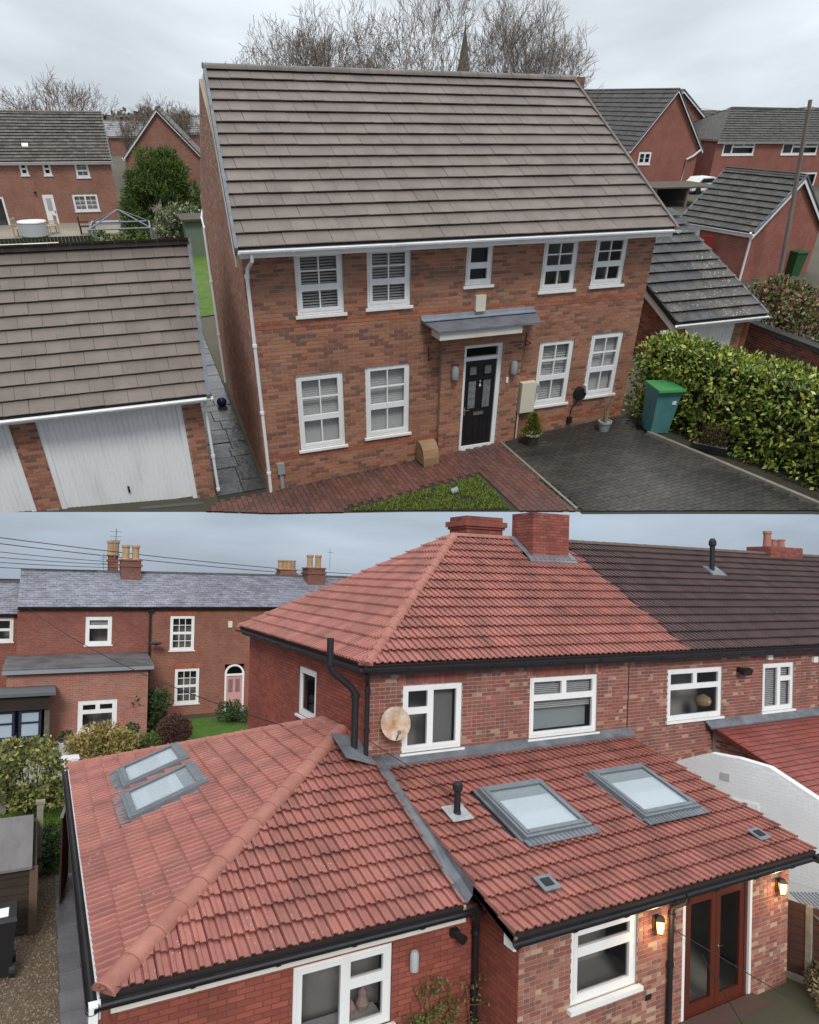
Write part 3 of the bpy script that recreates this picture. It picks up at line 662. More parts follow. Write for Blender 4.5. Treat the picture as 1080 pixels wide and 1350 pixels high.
pipe(T, [(1.1, 13.87, 2.32), (1.08, 14.05, 2.2), (1.08, 14.1, 2.0), (1.08, 14.1, .15)], uw, .032, collars=[(1.08, 14.1, 1), (1.08, 14.1, .2)])
for x0, x1 in ((-2.1, .62), (-5.3, -2.56)):
    b = MB(); n = 26; w = (x1 - x0 - .2) / n; t = .1
    for s in ((x0, x0 + t, -.05, 2.26), (x1 - t, x1, -.05, 2.26), (x0 + t, x1 - t, 2.16, 2.26)): Gf.box(b, gx(s[0]), gx(s[1]), -.12, -.03, s[2], s[3])
    dr = T.part('garage_door', b, uw)
    p = []
    for i in range(n):
        a = x0 + t + i * w; p += [(a, -.075), (a + w * .8, -.075), (a + w * .85, -.088), (a + w * .95, -.088)]
    p.append((x1 - t, -.075)); q = MB(); vs = []; fs = []
    for a, d in p: vs += [Gf.pt(gx(a), d, .05), Gf.pt(gx(a), d, 2.15)]
    fs = [(2 * i, 2 * i + 2, 2 * i + 3, 2 * i + 1) for i in range(len(p) - 1)]; q.add(vs, fs); Gf.box(q, gx(x0 + t), gx(x1 - t), -.12, -.095, .02, 2.15); T.part('ribbed_leaf', q, uw, dr)
    q = MB(); Gf.box(q, gx((x0 + x1) / 2 - .02), gx((x0 + x1) / 2 + .02), -.075, -.05, .38, .52); q.tube([Gf.pt(gx((x0 + x1) / 2), -.05, .47), Gf.pt(gx((x0 + x1) / 2), -.0, .47)], .02, 8); T.part('handle', q, blkp, dr)
def trim_low(T, names):
    for o in list(T.o.children_recursive):
        if o.name.split('.')[0] == 'brick':
            p = o.matrix_basis.translation
            if p.z < G(p.x): bpy.data.objects.remove(o)
    for o in T.o.children_recursive:
        if o.type == 'MESH' and o.name.split('.')[0] in names:
            bm = bmesh.new(); bm.from_mesh(o.data)
            bmesh.ops.bisect_plane(bm, geom=bm.verts[:] + bm.edges[:] + bm.faces[:], plane_co=(.7, 0, .004), plane_no=(-.085, 0, -1), clear_outer=True); bm.to_mesh(o.data); bm.free()
trim_low(T, ('front_wall', 'brickwork', 'garage_door', 'ribbed_leaf', 'side_wall'))
# ---- small things on the drive --------------------------------------------
T = Thing('wheelie_bin', 'teal wheelie bin with bright green lid standing between hedge and brick house', 'bin', (11.72, 12.75, G(11.72)))
zz = G(11.72); binm = mat('teal_plastic', (.07, .21, .215), (.10, .25, .25), rough=.5, ns=3); c = V((11.72, 12.75, zz))
def frus(mb, c, a0, b0, a1, b1, z0, z1, ang=0):
    R = Matrix.Rotation(ang, 3, 'Z'); P = [R @ V((x, y, z0)) for x, y in ((-a0, -b0), (a0, -b0), (a0, b0), (-a0, b0))] + [R @ V((x, y, z1)) for x, y in ((-a1, -b1), (a1, -b1), (a1, b1), (-a1, b1))]
    mb.add([c + p for p in P], [(3, 2, 1, 0), (4, 5, 6, 7), (0, 1, 5, 4), (1, 2, 6, 5), (2, 3, 7, 6), (3, 0, 4, 7)])
b = MB(); frus(b, c, .235, .25, .31, .34, .04, 1.14, -.2); frus(b, c, .335, .36, .345, .37, 1.06, 1.14, -.2); frus(b, c, .26, .02, .3, .02, .1, .9, -.2); T.part('body', b, binm)
b = MB(); frus(b, c + V((0, -.02, 0)), .35, .40, .34, .38, 1.145, 1.19, -.2); frus(b, c + V((0, -.02, 0)), .30, .33, .24, .27, 1.19, 1.225, -.2); T.part('lid', b, mat('green_lid', (.035, .2, .055), (.06, .24, .08), rough=.45, ns=4))
for s in (-1, 1): b = MB(); b.tube([c + V((s * .27, .26, .1)), c + V((s * .33, .26, .1))], .1, 14); T.part('wheel', b, blkp)
b = MB(); b.obox(c + Matrix.Rotation(-.2, 3, 'Z') @ V((.12, -.318, .80)), V((.1, -.02, 0)), V((0, -.006, 0)), V((0, 0, .09))); T.part('sticker', b, uw)
def pot(name, label, x, y, r0, r1, h, m, soil, group=None, rim=.03):
    T = Thing(name, label, 'plant pot', (x, y, G(x)), group); b = MB(); z = G(x) + .02
    b.lathe((x, y, z), [(r0, 0), (r1 * .98, h * .8), (r1 * 1.08, h * .82), (r1 * 1.08, h), (r1 * .9, h), (r1 * .88, h * .85)], 20); T.part('pot', b, m, smooth=True); return T, z + h * .85
soilm = mat('soil', (.03, .025, .02))
T, z = pot('potted_conifer', 'small golden conifer in dark glazed pot by the white meter box', 8.6, 13.45, .15, .2, .3, mat('dark_glaze', (.025, .02, .02), (.1, .07, .05), rough=.2, ns=12, spec=.6), soilm)
b = MB(); b.lathe((8.6, 13.45, z + .03), [(.225, -.02), (.23, .02), (.19, .02)], 20); T.part('rim', b, cream)
b = MB()
for _ in range(1500):
    t = random.random() ** 1.6; a = random.uniform(0, 6.28); r = (.21 * (1 - t) ** .75 + .015) * random.uniform(.6, 1.05); d = (V((math.cos(a), math.sin(a), 1.6)) + rdir() * .4).normalized()
    b.leaf((8.6 + r * math.cos(a), 13.45 + r * math.sin(a), z + t * .52), d, d.cross(rdir()).normalized(), .08, .016)
T.part('foliage', b, mat('gold_foliage', (.2, .22, .03), ramp=[(1, (.16, .19, .025)), (1, (.3, .3, .05)), (1, (.10, .14, .02))], rough=.8))
T, z = pot('dead_plant_pot', 'dry brown grass tuft in a grey pot beneath the window nearest the teal bin', 10.6, 13.3, .12, .16, .26, greypl, soilm)
b = MB()
for _ in range(60):
    a = random.uniform(0, 6.28); q = random.uniform(.0, .14); b.tube([(10.6 + random.uniform(-.05, .05), 13.3 + random.uniform(-.05, .05), z), (10.6 + q * math.cos(a) * .5, 13.3 + q * math.sin(a) * .5, z + .4), (10.6 + q * math.cos(a) * 1.4 + .05, 13.3 + q * math.sin(a) * 1.2, z + random.uniform(.55, .75))], [.006, .005, .002], 3, cap=False)
b.tube([(10.6, 13.3, z), (10.61, 13.3, z + .3), (10.62, 13.3, z + .5)], [.05, .045, .02], 6); T.part('dry_stems', b, mat('dry_stem', (.35, .26, .16), (.25, .18, .11), rough=.9))
T = Thing('planter_trough', 'black rectangular trough with bare twiggy shrub in front of laurel hedge', 'planter', (12.1, 11.15, .64))
b = MB(); P = [V((11.82, 11.0, .645)), V((12.1, 10.62, .645))]
b.obox((11.72, 11.45, .645), (.52, -.62, 0), (.17, .13, 0), (0, 0, .2)); T.part('trough', b, blkp)
b = MB(); b.obox((11.76, 11.44, .846), (.48, -.57, 0), (.1, .08, 0), (0, 0, .006)); T.part('pale_liner', b, edging)
b = MB()
for _ in range(60):
    t = random.random(); p = V((11.82 + .42 * t, 11.42 - .5 * t, .84)); q = p + V((random.uniform(-.25, .25), random.uniform(-.25, .25), random.uniform(.2, .62))); b.tube([p, (p + q) / 2 + rdir() * .05, q], [.008, .006, .003], 3, cap=False)
for _ in range(160):
    p = V((11.82 + .42 * random.random(), 11.3 - .4 * random.random(), random.uniform(.95, 1.4))); d = rdir(); b.leaf(p, d, d.cross(rdir()).normalized(), .07, .02)
T.part('twigs', b, mat('twig_brown', (.07, .045, .03), rough=.9))
# curved brown box by the porch
T = Thing('cat_box', 'brown curved-top plywood box left on the path against the front wall', 'box', (5.93, 13.55, .25)); b = MB(); z = G(5.9) + .02
pr = [(0, 0), (.42, 0), (.42, .2), (.36, .38), (.24, .5), (.1, .53), (0, .5)]
b.prism([V((5.72, 13.86, z)) + V((.05, -1, 0)).normalized() * q + V((0, 0, h)) for q, h in pr], (.40, .03, 0)); T.part('shell', b, mat('plywood', (.36, .23, .13), (.27, .165, .09), rough=.7, ns=(2, 2, 14)))
b = MB(); b.obox(V((5.70, 13.86, z)), (.02, 0, 0), (.02, -.43, 0), (0, 0, .03)); T.part('base', b, blkp)
T = Thing('tipped_mug', 'pale ceramic cup lying on the small lawn', 'cup', (5.85, 11.95, G(5.85))); b = MB(); p = V((5.8, 11.98, G(5.8) + .1)); b.tube([p, p + V((.14, -.03, .05))], [.065, .075], 14); T.part('cup', b, greypl); b = MB(); b.tube([p + V((.14, -.03, .05)), p + V((.145, -.031, .052))], .06, 12); T.part('mouth', b, blkp)
b = MB(); c = V((1.98, 19.6, .14)); b.lathe(c, [(.14 * math.sin(math.pi * i / 10), -.14 * math.cos(math.pi * i / 10)) for i in range(1, 10)], 16)
single('ball', 'dark blue ball lying on the wet alley flagstones', 'ball', c - V((0, 0, .14)), b, mat('blue_ball', (.02, .03, .09), rough=.25), smooth=True)
sheet('planting_bed', [(11.45, 12.6), (11.88, 10.9), (12.5, 8.06), (16, 6.35), (16, 13.9), (11.6, 13.9)], mat('dark_soil', (.035, .03, .022), (.05, .045, .03), rough=.95, ns=4, bump=.6), .012)
# ---- laurel hedge -----------------------------------------------------------
T = Thing('laurel_hedge', 'long clipped laurel hedge with glossy yellow-green leaves beside driveway', 'hedge', (13.2, 11.5, .64))
hb = MB(); hp = [(11.8, 13.9), (12.1, 12.3), (12.58, 10.3), (13.15, 8.2), (13.5, 7.0)]; lumps = []
hh = 2.15
for i in range(26):
    t = i / 25; k = t * 4; j = min(3, int(k)); f = k - j; x = hp[j][0] + (hp[j + 1][0] - hp[j][0]) * f; y = hp[j][1] + (hp[j + 1][1] - hp[j][1]) * f
    for q in range(3):
        for zc in (.25, .85, 1.45):
            lumps.append(((x + .35 + q * .42 + random.uniform(-.1, .1), y + random.uniform(-.1, .1), .64 + zc * hh / 2.0 + random.uniform(-.08, .08)), (.42, .42, .42)))
leaves = MB(); foliage(leaves, lumps, 52000, .135, .032, shell=.78, up=.15, zmin=.66)
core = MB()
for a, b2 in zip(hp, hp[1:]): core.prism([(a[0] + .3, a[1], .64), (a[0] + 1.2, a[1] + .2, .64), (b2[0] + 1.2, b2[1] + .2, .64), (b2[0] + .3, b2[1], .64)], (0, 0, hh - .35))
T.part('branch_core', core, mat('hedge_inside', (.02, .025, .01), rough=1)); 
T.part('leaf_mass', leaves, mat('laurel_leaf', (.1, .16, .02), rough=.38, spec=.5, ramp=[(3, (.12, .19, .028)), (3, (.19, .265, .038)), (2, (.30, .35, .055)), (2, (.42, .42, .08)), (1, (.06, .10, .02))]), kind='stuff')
# ---- neighbour garage D -----------------------------------------------------
tileD = mat('lichen_grey_tile', (.075, .072, .075), (.05, .05, .052), rough=.6, ns=2, vary=.2, bump=.4, speck=((.42, .42, .40), 9, .16), damp=((.13, .115, .09), .8, .6))
T = Thing('neighbour_garage', 'small garage with dark lichen-spotted tiles and white door behind the hedge', 'garage', (16.8, 18.5, .64))
Df = WF((15.4, 16.8), (18.3, 16.8))
wall(T, 'front_wall', Df, .5, 2.0, [(.35, 2.35, .5, 1.95)], mor, bru, nobj=40)
Ds = WF((14.6, 23.6), (15.4, 16.8)); wall(T, 'gable_wall', Ds, .5, 2.0, [], mor, bru, gable=[(0, 2.0), (Ds.L, 2.0), (Ds.L * .5, 4.05)], nobj=0)
wall(T, 'gable_wall', WF((18.3, 16.8), (17.2, 23.6)), .5, 2.0, [], MATS['plain_brick_u'], gable=[(0, 2.0), (6.9, 2.0), (3.4, 4.05)])
b = MB(); Df.box(b, .36, 2.34, -.1, -.05, .6, 1.95); dr = T.part('garage_door', b, uw)
for i in range(14): b = MB(); Df.box(b, .40 + i * .138, .48 + i * .138, -.05, -.042, .65, 1.9); T.part('rib', b, uw, dr)
A, B_, C_, D_ = V((15.05, 16.45, 2.06)), V((18.55, 16.45, 2.06)), V((17.55, 20.4, 4.36)), V((14.25, 20.2, 4.36))
nn = (B_ - A).cross(D_ - A).normalized(); up = nn.cross(V((1, 0, 0))); C2 = C_
rf = tiles(T, 'roof', [A, B_, C_, D_], A, (1, 0, 0), (D_ - A) - V(((D_ - A).x, 0, 0)), .40, .34, tileD, tiledk, [vplane(A, D_, (16.5, 18, 0)), vplane(B_, C_, (16.5, 18, 0))], th=.08, nobj=300)
b = MB(); b.prism([C_, D_, (13.6, 24.0, 2.06), (16.9, 24.0, 2.06)], (0, 0, -.1)); T.part('rear_roof', b, tileD)
b = MB(); b.obox(A + V((-.03, 0, -.1)), V((.08, 0, 0)), D_ - A, V((0, 0, .16))); T.part('black_verge', b, blkp)
b = MB(); b.obox(B_ + V((-.04, 0, -.06)), V((.08, 0, 0)), C_ - B_, V((0, 0, .14))); T.part('grey_verge', b, slateblue)
b = MB(); b.obox(A + V((.02, .05, -.32)), V((.03, 0, 0)), D_ - A, V((0, 0, .2))); T.part('barge_board', b, uw)
gutter(T, (15.0, 16.40, 2.02), (18.6, 16.40, 2.02), uw, .055)
b = MB(); b.box((15.15, 16.5, 1.88), (18.4, 16.8, 1.96)); b.box((14.75, 16.7, 1.72), (15.35, 16.76, 1.80)); T.part('fascia', b, uw)
# ---- right boundary wall, shrubs -------------------------------------------
darkb = mat('old_dark_brick', (.19, .065, .05), rough=.9, ramp=[(3, (.2, .065, .05)), (2, (.13, .05, .045)), (1, (.08, .05, .05)), (2, (.24, .085, .06))], bump=.4)
T = Thing('garden_wall', 'low dark red brick garden wall with black coping behind the hedge', 'wall', (19, 15.5, .64)); Wl = WF((19.0, 17.6), (18.6, 12.2))
wall(T, 'brick_face', Wl, .6, 1.45, [], mor, darkb, nobj=300, thick=.3)
b = MB(); Wl.box(b, -.05, Wl.L, -.34, .05, 1.45, 1.56); T.part('coping', b, mat('black_coping', (.035, .035, .035), (.06, .06, .05), rough=.9))
def shrub(name, label, base, lumps, n, ln, wd, m, group=None, core=None, shell=.5, stem=.03, stemm=None):
    T = Thing(name, label, 'shrub', base, group); b = MB(); foliage(b, lumps, n, ln, wd, shell=shell); 
    s = MB()
    for c, r in lumps[:10]: s.tube([base, (V(base) + V(c)) / 2 + rdir() * .05, c], [stem, stem * .7, stem * .3], 5)
    T.part('stems', s, stemm or mat('bark_brown', (.06, .045, .032), rough=.9)); T.part('foliage', b, m); return T
phot = mat('photinia_leaf', (.1, .1, .04), rough=.5, ramp=[(3, (.055, .085, .025)), (2, (.09, .12, .03)), (2, (.26, .12, .09)), (1, (.34, .2, .15)), (1, (.2, .22, .06))])
L_ = [((20.4 + random.uniform(-1.1, 2.6), 17.0 + random.uniform(-2.2, 1.6), 1.3 + random.uniform(0, 1.1)), (.6, .6, .5)) for _ in range(22)]
shrub('photinia_shrub', 'broad shrub with pinkish red and green leaves above the dark brick wall', (20.8, 16.8, .64), L_, 9000, .15, .04, phot)
# ---- garage C ---------------------------------------------------------------
redb = mat('bright_red_brick', (.37, .105, .078), (.30, .088, .066), rough=.88, brick=(.225, .075, .011, (.30, .2, .16)), ns=1.2, bump=.2)
tileC = mat('dark_brown_tile', (.085, .08, .075), (.055, .052, .05), rough=.7, ns=3, vary=.2, bump=.3, speck=((.3, .3, .26), 7, .08))
def gablebox(name, label, cat, o, yaw, L, D, z0, ze, zr, tilem, wallm, ops={}, tw=.33, ga=.32, nobj=0, ov=.25, ro=.3, trim=None, brickm=None, group=None, th=.07, hip=0.):
    """box house: origin = near-left corner, ridge along local x; ops: 'f','r','l' lists of (u0,u1,z0,z1)"""
    ca, sa = math.cos(yaw), math.sin(yaw); X = V((ca, sa, 0)); Y = V((-sa, ca, 0)); o = V((o[0], o[1], 0))
    T = Thing(name, label, cat, o + X * L / 2 + Y * D / 2 + V((0, 0, z0)), group)
    p = [o, o + X * L, o + X * L + Y * D, o + Y * D]; W_ = {}
    W_['f'] = WF(p[0], p[1]); W_['r'] = WF(p[1], p[2]); W_['b'] = WF(p[2], p[3]); W_['l'] = WF(p[3], p[0])
    for k, nm in (('f', 'front_wall'), ('r', 'gable_wall'), ('b', 'rear_wall'), ('l', 'gable_wall')):
        gb = [(0, ze), (D, ze), (D / 2, zr - .12)] if k in 'rl' and not (hip and k == 'l') else None
        wall(T, nm, W_[k], z0, ze, ops.get(k, []), wallm, gable=gb, thick=.2)
    sl = (zr - ze) / (D / 2); q = []
    for s, yy in ((1, -ov), (-1, D + ov)):
        a = o + X * (-ro) + Y * yy + V((0, 0, ze - sl * ov)); b = o + X * (L + ro) + Y * yy + V((0, 0, ze - sl * ov))
        c = o + X * (L + ro) + Y * D / 2 + V((0, 0, zr)); d = o + X * (hip - ro) + Y * D / 2 + V((0, 0, zr))
        if s < 0: a, b, c, d = b, a, d, c
        q.append(tiles(T, 'roof' if s > 0 else 'rear_roof', [a, b, c, d], a, b - a, (d - a) - (b - a).normalized() * (d - a).dot((b - a).normalized()), ga, tw, tilem, tiledk, [vplane(a, d, (b + c) / 2), vplane(b, c, (a + d) / 2)], th=th, nobj=nobj if s > 0 else 0))
        if s > 0: A_, B2, C3, D3 = a, b, c, d
    ridge(T, q[0], D3 + V((0, 0, .02)), C3 + V((0, 0, .02)), ridgeu if KS > 1.5 else tilem, r=.12, ln=.45)
    tm = trim or uw
    if hip: m_ = MB(); m_.prism([A_, D3, A_ + Y * (D + 2 * ov)], V((0, 0, -.08))); T.part('hip_end', m_, tilem)
    for e, s in ((-ro, -1), (L + ro, 1)):
        if hip and s < 0: continue
        b = MB()
        for yy in (-ov, D + ov): b.obox(o + X * (e - (.03 if s > 0 else 0)) + Y * yy + V((0, 0, ze - sl * ov - .26)), X * .03, Y * (D / 2 - yy) + V((0, 0, zr - ze + sl * ov)), V((0, 0, .22)))
        T.part('barge_board', b, tm)
        b = MB()
        for yy in (-ov, D + ov): b.obox(o + X * (e - .04) + Y * yy + V((0, 0, ze - sl * ov - .03)), X * .08, Y * (D / 2 - yy) + V((0, 0, zr - ze + sl * ov)), V((0, 0, .09)))
        T.part('verge_trim', b, slateblue)
    gutter(T, A_ + V((0, 0, -.03)) - Y * .05, B2 + V((0, 0, -.03)) - Y * .05, tm, .055)
    b = MB(); b.obox(A_ + Y * .02 + V((0, 0, -.2)), B2 - A_, Y * .03, V((0, 0, .17))); T.part('fascia', b, tm)
    return T, W_
# eave side faces left-front, gable faces right-front
T, Wc = gablebox('brick_garage', 'bright red brick garage with dark tiled roof and gable end behind the hedge', 'garage', (26.3, 30.0), -1.40, 4.0, 5.2, .5, 2.85, 4.9, tileC, redb, tw=.36, ga=.36, nobj=150, ro=.15, ov=.15)
pipe(T, [(26.75, 25.95, 2.75), (26.9, 26.0, 2.5), (26.9, 26.0, .7)], uw, .05)
b = MB(); Wc['f'].box(b, .3, 1.2, 0, .05, 2.0, 2.6); T.part('white_vent_panel', b, uw)
b = MB(); b.obox((24.2, 28.6, .64), (2.1, -1.0, 0), (.02, .05, 0), (0, 0, 1.75)); g2 = Thing('red_gate', 'plain dark red timber gate beside the bright red garage', 'gate', (25, 28.3, .64)); rg = mat('red_paint', (.22, .02, .018), rough=.5); 
for i in range(8): q = MB(); q.obox(V((24.2, 28.6, .64)) + V((2.1, -1.0, 0)) * (i / 8), V((2.1, -1.0, 0)) * .122, (.02, .05, 0), (0, 0, 1.75)); g2.part('board', q, rg)
b = MB(); b.lathe((23.6, 25.6, .64), [(.25, 0), (.45, .3), (.5, .38), (.42, .38), (.35, .3)], 16); single('stone_bowl', 'grey stone bowl planter on the ground beside the red gate', 'planter', (23.6, 25.6, .64), b, edging, smooth=True)
T = Thing('green_bin', 'green wheelie bin against the wall of the bright red garage', 'bin', (30.6, 26.5, .64)); b = MB(); frus(b, V((30.6, 26.5, .64)), .25, .28, .33, .36, 0, 1.05); T.part('body', b, mat('bin_green', (.03, .1, .04), rough=.5)); b = MB(); frus(b, V((30.6, 26.5, .64)), .36, .4, .35, .38, 1.055, 1.12); T.part('lid', b, MATS['bin_green_u'])
b = MB(); b.tube([(28.3, 25.0, .6), (27.66, 25.0, 4.2), (27.02, 25.0, 7.7)], [.10, .09, .075], 10); T = Thing('telegraph_pole', 'weathered wooden telegraph pole in front of the far brick house', 'pole', (27.6, 25, .6)); T.part('pole', b, mat('grey_wood', (.25, .22, .19), (.17, .15, .13), rough=.9, ns=(8, 8, .6)))
b = MB(); b.box((26.75, 24.97, 7.35), (27.35, 25.03, 7.42)); T.part('cross_bar', b, MATS['grey_wood_u'])
for s in (-.2, .25): b = MB(); b.lathe((27.05 + s, 25, 7.42), [(.03, 0), (.05, .05), (.02, .1)], 8); T.part('insulator', b, uw)
def cable(label, pts, r=.012, sag=.3, group=None):
    A, B = V(pts[0]), V(pts[1]); b = MB(); ps = [A.lerp(B, i / 16) - V((0, 0, sag * 4 * (i / 16) * (1 - i / 16))) for i in range(17)]; b.tube(ps, r, 5, cap=False)
    single('overhead_cable', label, 'cable', A, b, mat('cable_black', (.02, .02, .022), rough=.7), group)
cable('thin cable running from the telegraph pole toward the gabled brick house', ((27, 25, 7.45), (52, 62, 7.6)), .012)
cable('thin cable running from the telegraph pole past the far brick house', ((27, 25, 7.45), (60, 30, 7.8)), .012)
# ---- houses behind on the right --------------------------------------------
redf = mat('far_red_brick', (.38, .13, .10), (.32, .105, .082), rough=.9, brick=(.225, .075, .012, (.27, .16, .12)), ns=.8)
T, Wa = gablebox('gabled_house', 'bright red brick house with steep dark roof and white barge boards', 'house', (47.0, 78.5), -1.5708, 16, 7.9, .3, 4.35, 8.8, tileC, redf, ops={'r': [(.95, 2.4, 2.8, 3.85)]}, tw=.5, ga=.5, ro=.3, ov=.35, nobj=0)
window(T, Wa['r'], .95, 2.4, 2.8, 3.85, [(0, .5, 0, 1, 1, 2), (.5, 1, 0, 1, 1, 2)], uw, glass, t=.1, st=.08, rec=.02)
pipe(T, [(54.9, 62.2, 4.0), (54.3, 62.35, 3.5), (53.6, 62.4, 3.2), (53.4, 62.4, .4)], uw, .09)
b = MB(); b.box((48.6, 76.0, 8.0), (49.7, 77.0, 9.9)); T.part('chimney', b, redf)
T, Wa = gablebox('red_gable_house', 'red brick house wall peeping out behind the white-trimmed gabled house', 'house', (52.0, 84), -1.5708, 14, 11.5, .3, 5.2, 8.9, tileC, redf, tw=.5, ga=.5)
T, Wb = gablebox('wide_brick_house', 'wide red brick house with brown tiled roof and upstairs strip windows behind the pole', 'house', (57.0, 62.5), 0, 22, 9, .3, 4.85, 7.45, tileC, redf, hip=5.0, ops={'f': [(.9, 4.95, 3.5, 4.6), (8.6, 13.5, 3.5, 4.6), (12.0, 14.5, .5, 1.9)]}, tw=.5, ga=.4, ro=.1)
for a, c in ((.9, 4.95), (8.6, 13.5)): window(T, Wb['f'], a, c, 3.5, 4.6, [(0, .28, 0, 1, 1, 1), (.28, .64, .7, 1, 1, 1), (.64, 1, .7, 1, 1, 1), (.28, 1, 0, .7, 1, 1)], uw, glass, t=.1, st=.08, rec=.02)
window(T, Wb['f'], 12.0, 14.5, .5, 1.9, [(0, .5, 0, 1, 1, 1), (.5, 1, 0, 1, 1, 1)], uw, glass, t=.1, st=.08, rec=.02)
gablebox('distant_house', 'small distant brick house with grey roof between the two red houses', 'house', (84, 97), .2, 9, 8, .3, 4.2, 6.2, tileC, redf, tw=.6, ga=.6)
gablebox('far_terrace', 'low far-off grey roofed terrace on the skyline', 'house', (92, 120), -.3, 24, 9, .3, 4.0, 7.0, tileC, redf, tw=.8, ga=.8)
T = Thing('carport', 'open timber carport with flat roof below the gabled house', 'carport', (44, 52, .6)); tim = mat('dark_timber', (.05, .04, .032), rough=.9)
b = MB(); b.box((40.5, 50, 2.02), (47.5, 54.5, 2.12)); T.part('flat_roof', b, mat('felt_roof', (.10, .085, .06), (.06, .055, .045), rough=.95))
for x in (40.7, 43.9, 47.2): b = MB(); b.box((x, 50.2, .6), (x + .18, 50.38, 2.02)); T.part('post', b, mat('grey_wood', (.25, .22, .19)))
b = MB(); b.box((40.5, 54.3, .6), (47.5, 54.5, 2.02)); T.part('back_panel', b, tim)
T = Thing('parked_car', 'white car parked beside the gabled red brick house', 'car', (53.0, 58.5, .64)); b = MB(); b.prism([(51.2, 58, .95), (51.2, 58, 1.4), (51.7, 58, 1.55), (52.2, 58, 2.0), (53.6, 58, 2.05), (54.4, 58, 1.6), (55, 58, 1.5), (55.1, 58, .95)], (0, 1.7, 0)); T.part('body', b, uw)
b = MB(); b.prism([(51.9, 57.99, 1.58), (52.3, 57.99, 1.92), (53.5, 57.99, 1.95), (54.1, 57.99, 1.6)], (0, 1.72, 0)); T.part('side_window', b, blk)
for x in (51.9, 54.3): b = MB(); b.tube([(x, 57.95, .95), (x, 58.2, .95)], .32, 14); T.part('wheel', b, blkp)
# ---- left background --------------------------------------------------------
brfl = mat('brown_red_brick', (.36, .16, .115), (.30, .125, .092), rough=.9, brick=(.225, .075, .012, (.30, .2, .16)), ns=.8)
tileFL = mat('mossy_brown_tile', (.145, .128, .112), (.09, .083, .072), rough=.8, ns=3, vary=.25, bump=.3, speck=((.3, .3, .27), 5, .12))
flw = [(-4.75, -4.28, 3.12, 3.9), (-3.40, -2.92, 3.1, 3.9), (-1.48, -.66, 2.95, 3.9), (-2.05, -.5, .98, 1.98), (-3.85, -3.2, .06, 2.0), (-7.3, -6.15, .1, 1.95)]
T, Wl = gablebox('garden_side_house', 'brown brick house with mossy tiled roof and white back door behind the patio', 'house', (-10, 56), 0, 10.75, 6.5, 0, 4.05, 6.5, tileFL, brfl, ops={'f': [(a + 10, c + 10, z0, z1) for a, c, z0, z1 in flw]}, tw=.36, ga=.27, nobj=0, ro=.1, ov=.2)
for i, (a, c, z0, z1) in enumerate(flw):
    if i == 4:
        b = MB(); Wl['f'].box(b, a + 10, c + 10, -.06, .01, z0, z1); dr = T.part('back_door', b, uw); b = MB(); Wl['f'].box(b, a + 10.17, c + 9.83, .01, .02, z0 + 1.0, z1 - .2); T.part('pane', b, glass, dr); b = MB(); Wl['f'].box(b, c + 9.9, c + 9.95, .01, .05, .95, 1.05); T.part('door_handle', b, blkp, dr)
    else: window(T, Wl['f'], a + 10, c + 10, z0, z1, [[(0, 1, .45, 1, 1, 1), (0, 1, 0, .45, 1, 1)], [(0, 1, .45, 1, 1, 1), (0, 1, 0, .45, 1, 1)], [(0, 1, .4, 1, 2, 2), (0, 1, 0, .4, 2, 1)], [(0, .5, 0, 1, 2, 3), (.5, 1, 0, 1, 2, 3)], 0, [(0, 1, 0, 1, 1, 1)]][i], uw, glass, t=.07, st=.05, rec=.02, blind=(blindm, 1, 0, .06) if i in (2, 3) else None)
b = MB(); b.lathe((-4.2, 55.95, 2.15), [(.08, -.05), (.08, .05)], 10); T.part('wall_vent', b, blkp)
b = MB(); b.obox((-4.2, 55.0, 4.72), (.35, 0, 0), (0, .3, .12), (0, 0, .08)); T.part('roof_vent', b, uw)
T, Wg = gablebox('end_gable_house', 'brown brick house end gable with white barge boards behind the conifer', 'house', (4.15, 96), -1.672, 16, 6.9, 0, 2.9, 6.55, tileFL, brfl, tw=.5, ga=.5, ro=.25, ov=.25)
b = MB(); b.add([(-13, 47.5, .3), (1.2, 47.5, .3), (1.2, 56, .3), (-13, 56, .3)], [(0, 1, 2, 3)]); b.box((-13, 47.4, 0), (1.2, 47.5, .3)); single('patio', None, None, (0, 0, 0), b, mat('patio_stone', (.3, .26, .2), (.22, .2, .16), rough=.8, ns=.6), kind='structure')
T = Thing('round_tub', 'round pale grey covered tub on the patio', 'hot tub', (-4.4, 50.5, .3)); b = MB(); b.lathe((-4.4, 50.5, .3), [(.55, 0), (.75, .1), (.78, .75), (.7, .8)], 20); T.part('tub', b, mat('pale_grey_tub', (.45, .47, .5), rough=.5), smooth=True); b = MB(); b.lathe((-4.4, 50.5, 1.1), [(.8, 0), (.8, .07), (.3, .12)], 20); T.part('cover', b, uw, smooth=True)
chm = mat('pale_wood', (.42, .34, .25), rough=.8)
def chair(x, y, z, ang, m, label):
    T = Thing('garden_chair', label, 'chair', (x, y, z)); R = Matrix.Translation((x, y, z)) @ Matrix.Rotation(ang, 4, 'Z')
    def bx(nm, p, q):
        b = MB(); b.box(p, q); b.v = [tuple(R @ V(v)) for v in b.v]; T.part(nm, b, m)
    bx('seat', (-.28, -.28, .42), (.28, .28, .47))
    for i in range(4): bx('back_slat', (-.26 + i * .15, .25, .47), (-.2 + i * .15, .28, .95))
    bx('back_rail', (-.28, .245, .9), (.28, .285, 1.0))
    for a in (-.27, .22):
        for c in (-.27, .23): bx('leg', (a, c, 0), (a + .05, c + .05, .42))
    for a in (-.3, .25): bx('armrest', (a, -.28, .65), (a + .05, .28, .69))
chair(-5.2, 50.9, .3, 1.2, chm, 'pale wooden garden chair between patio doors and round tub')
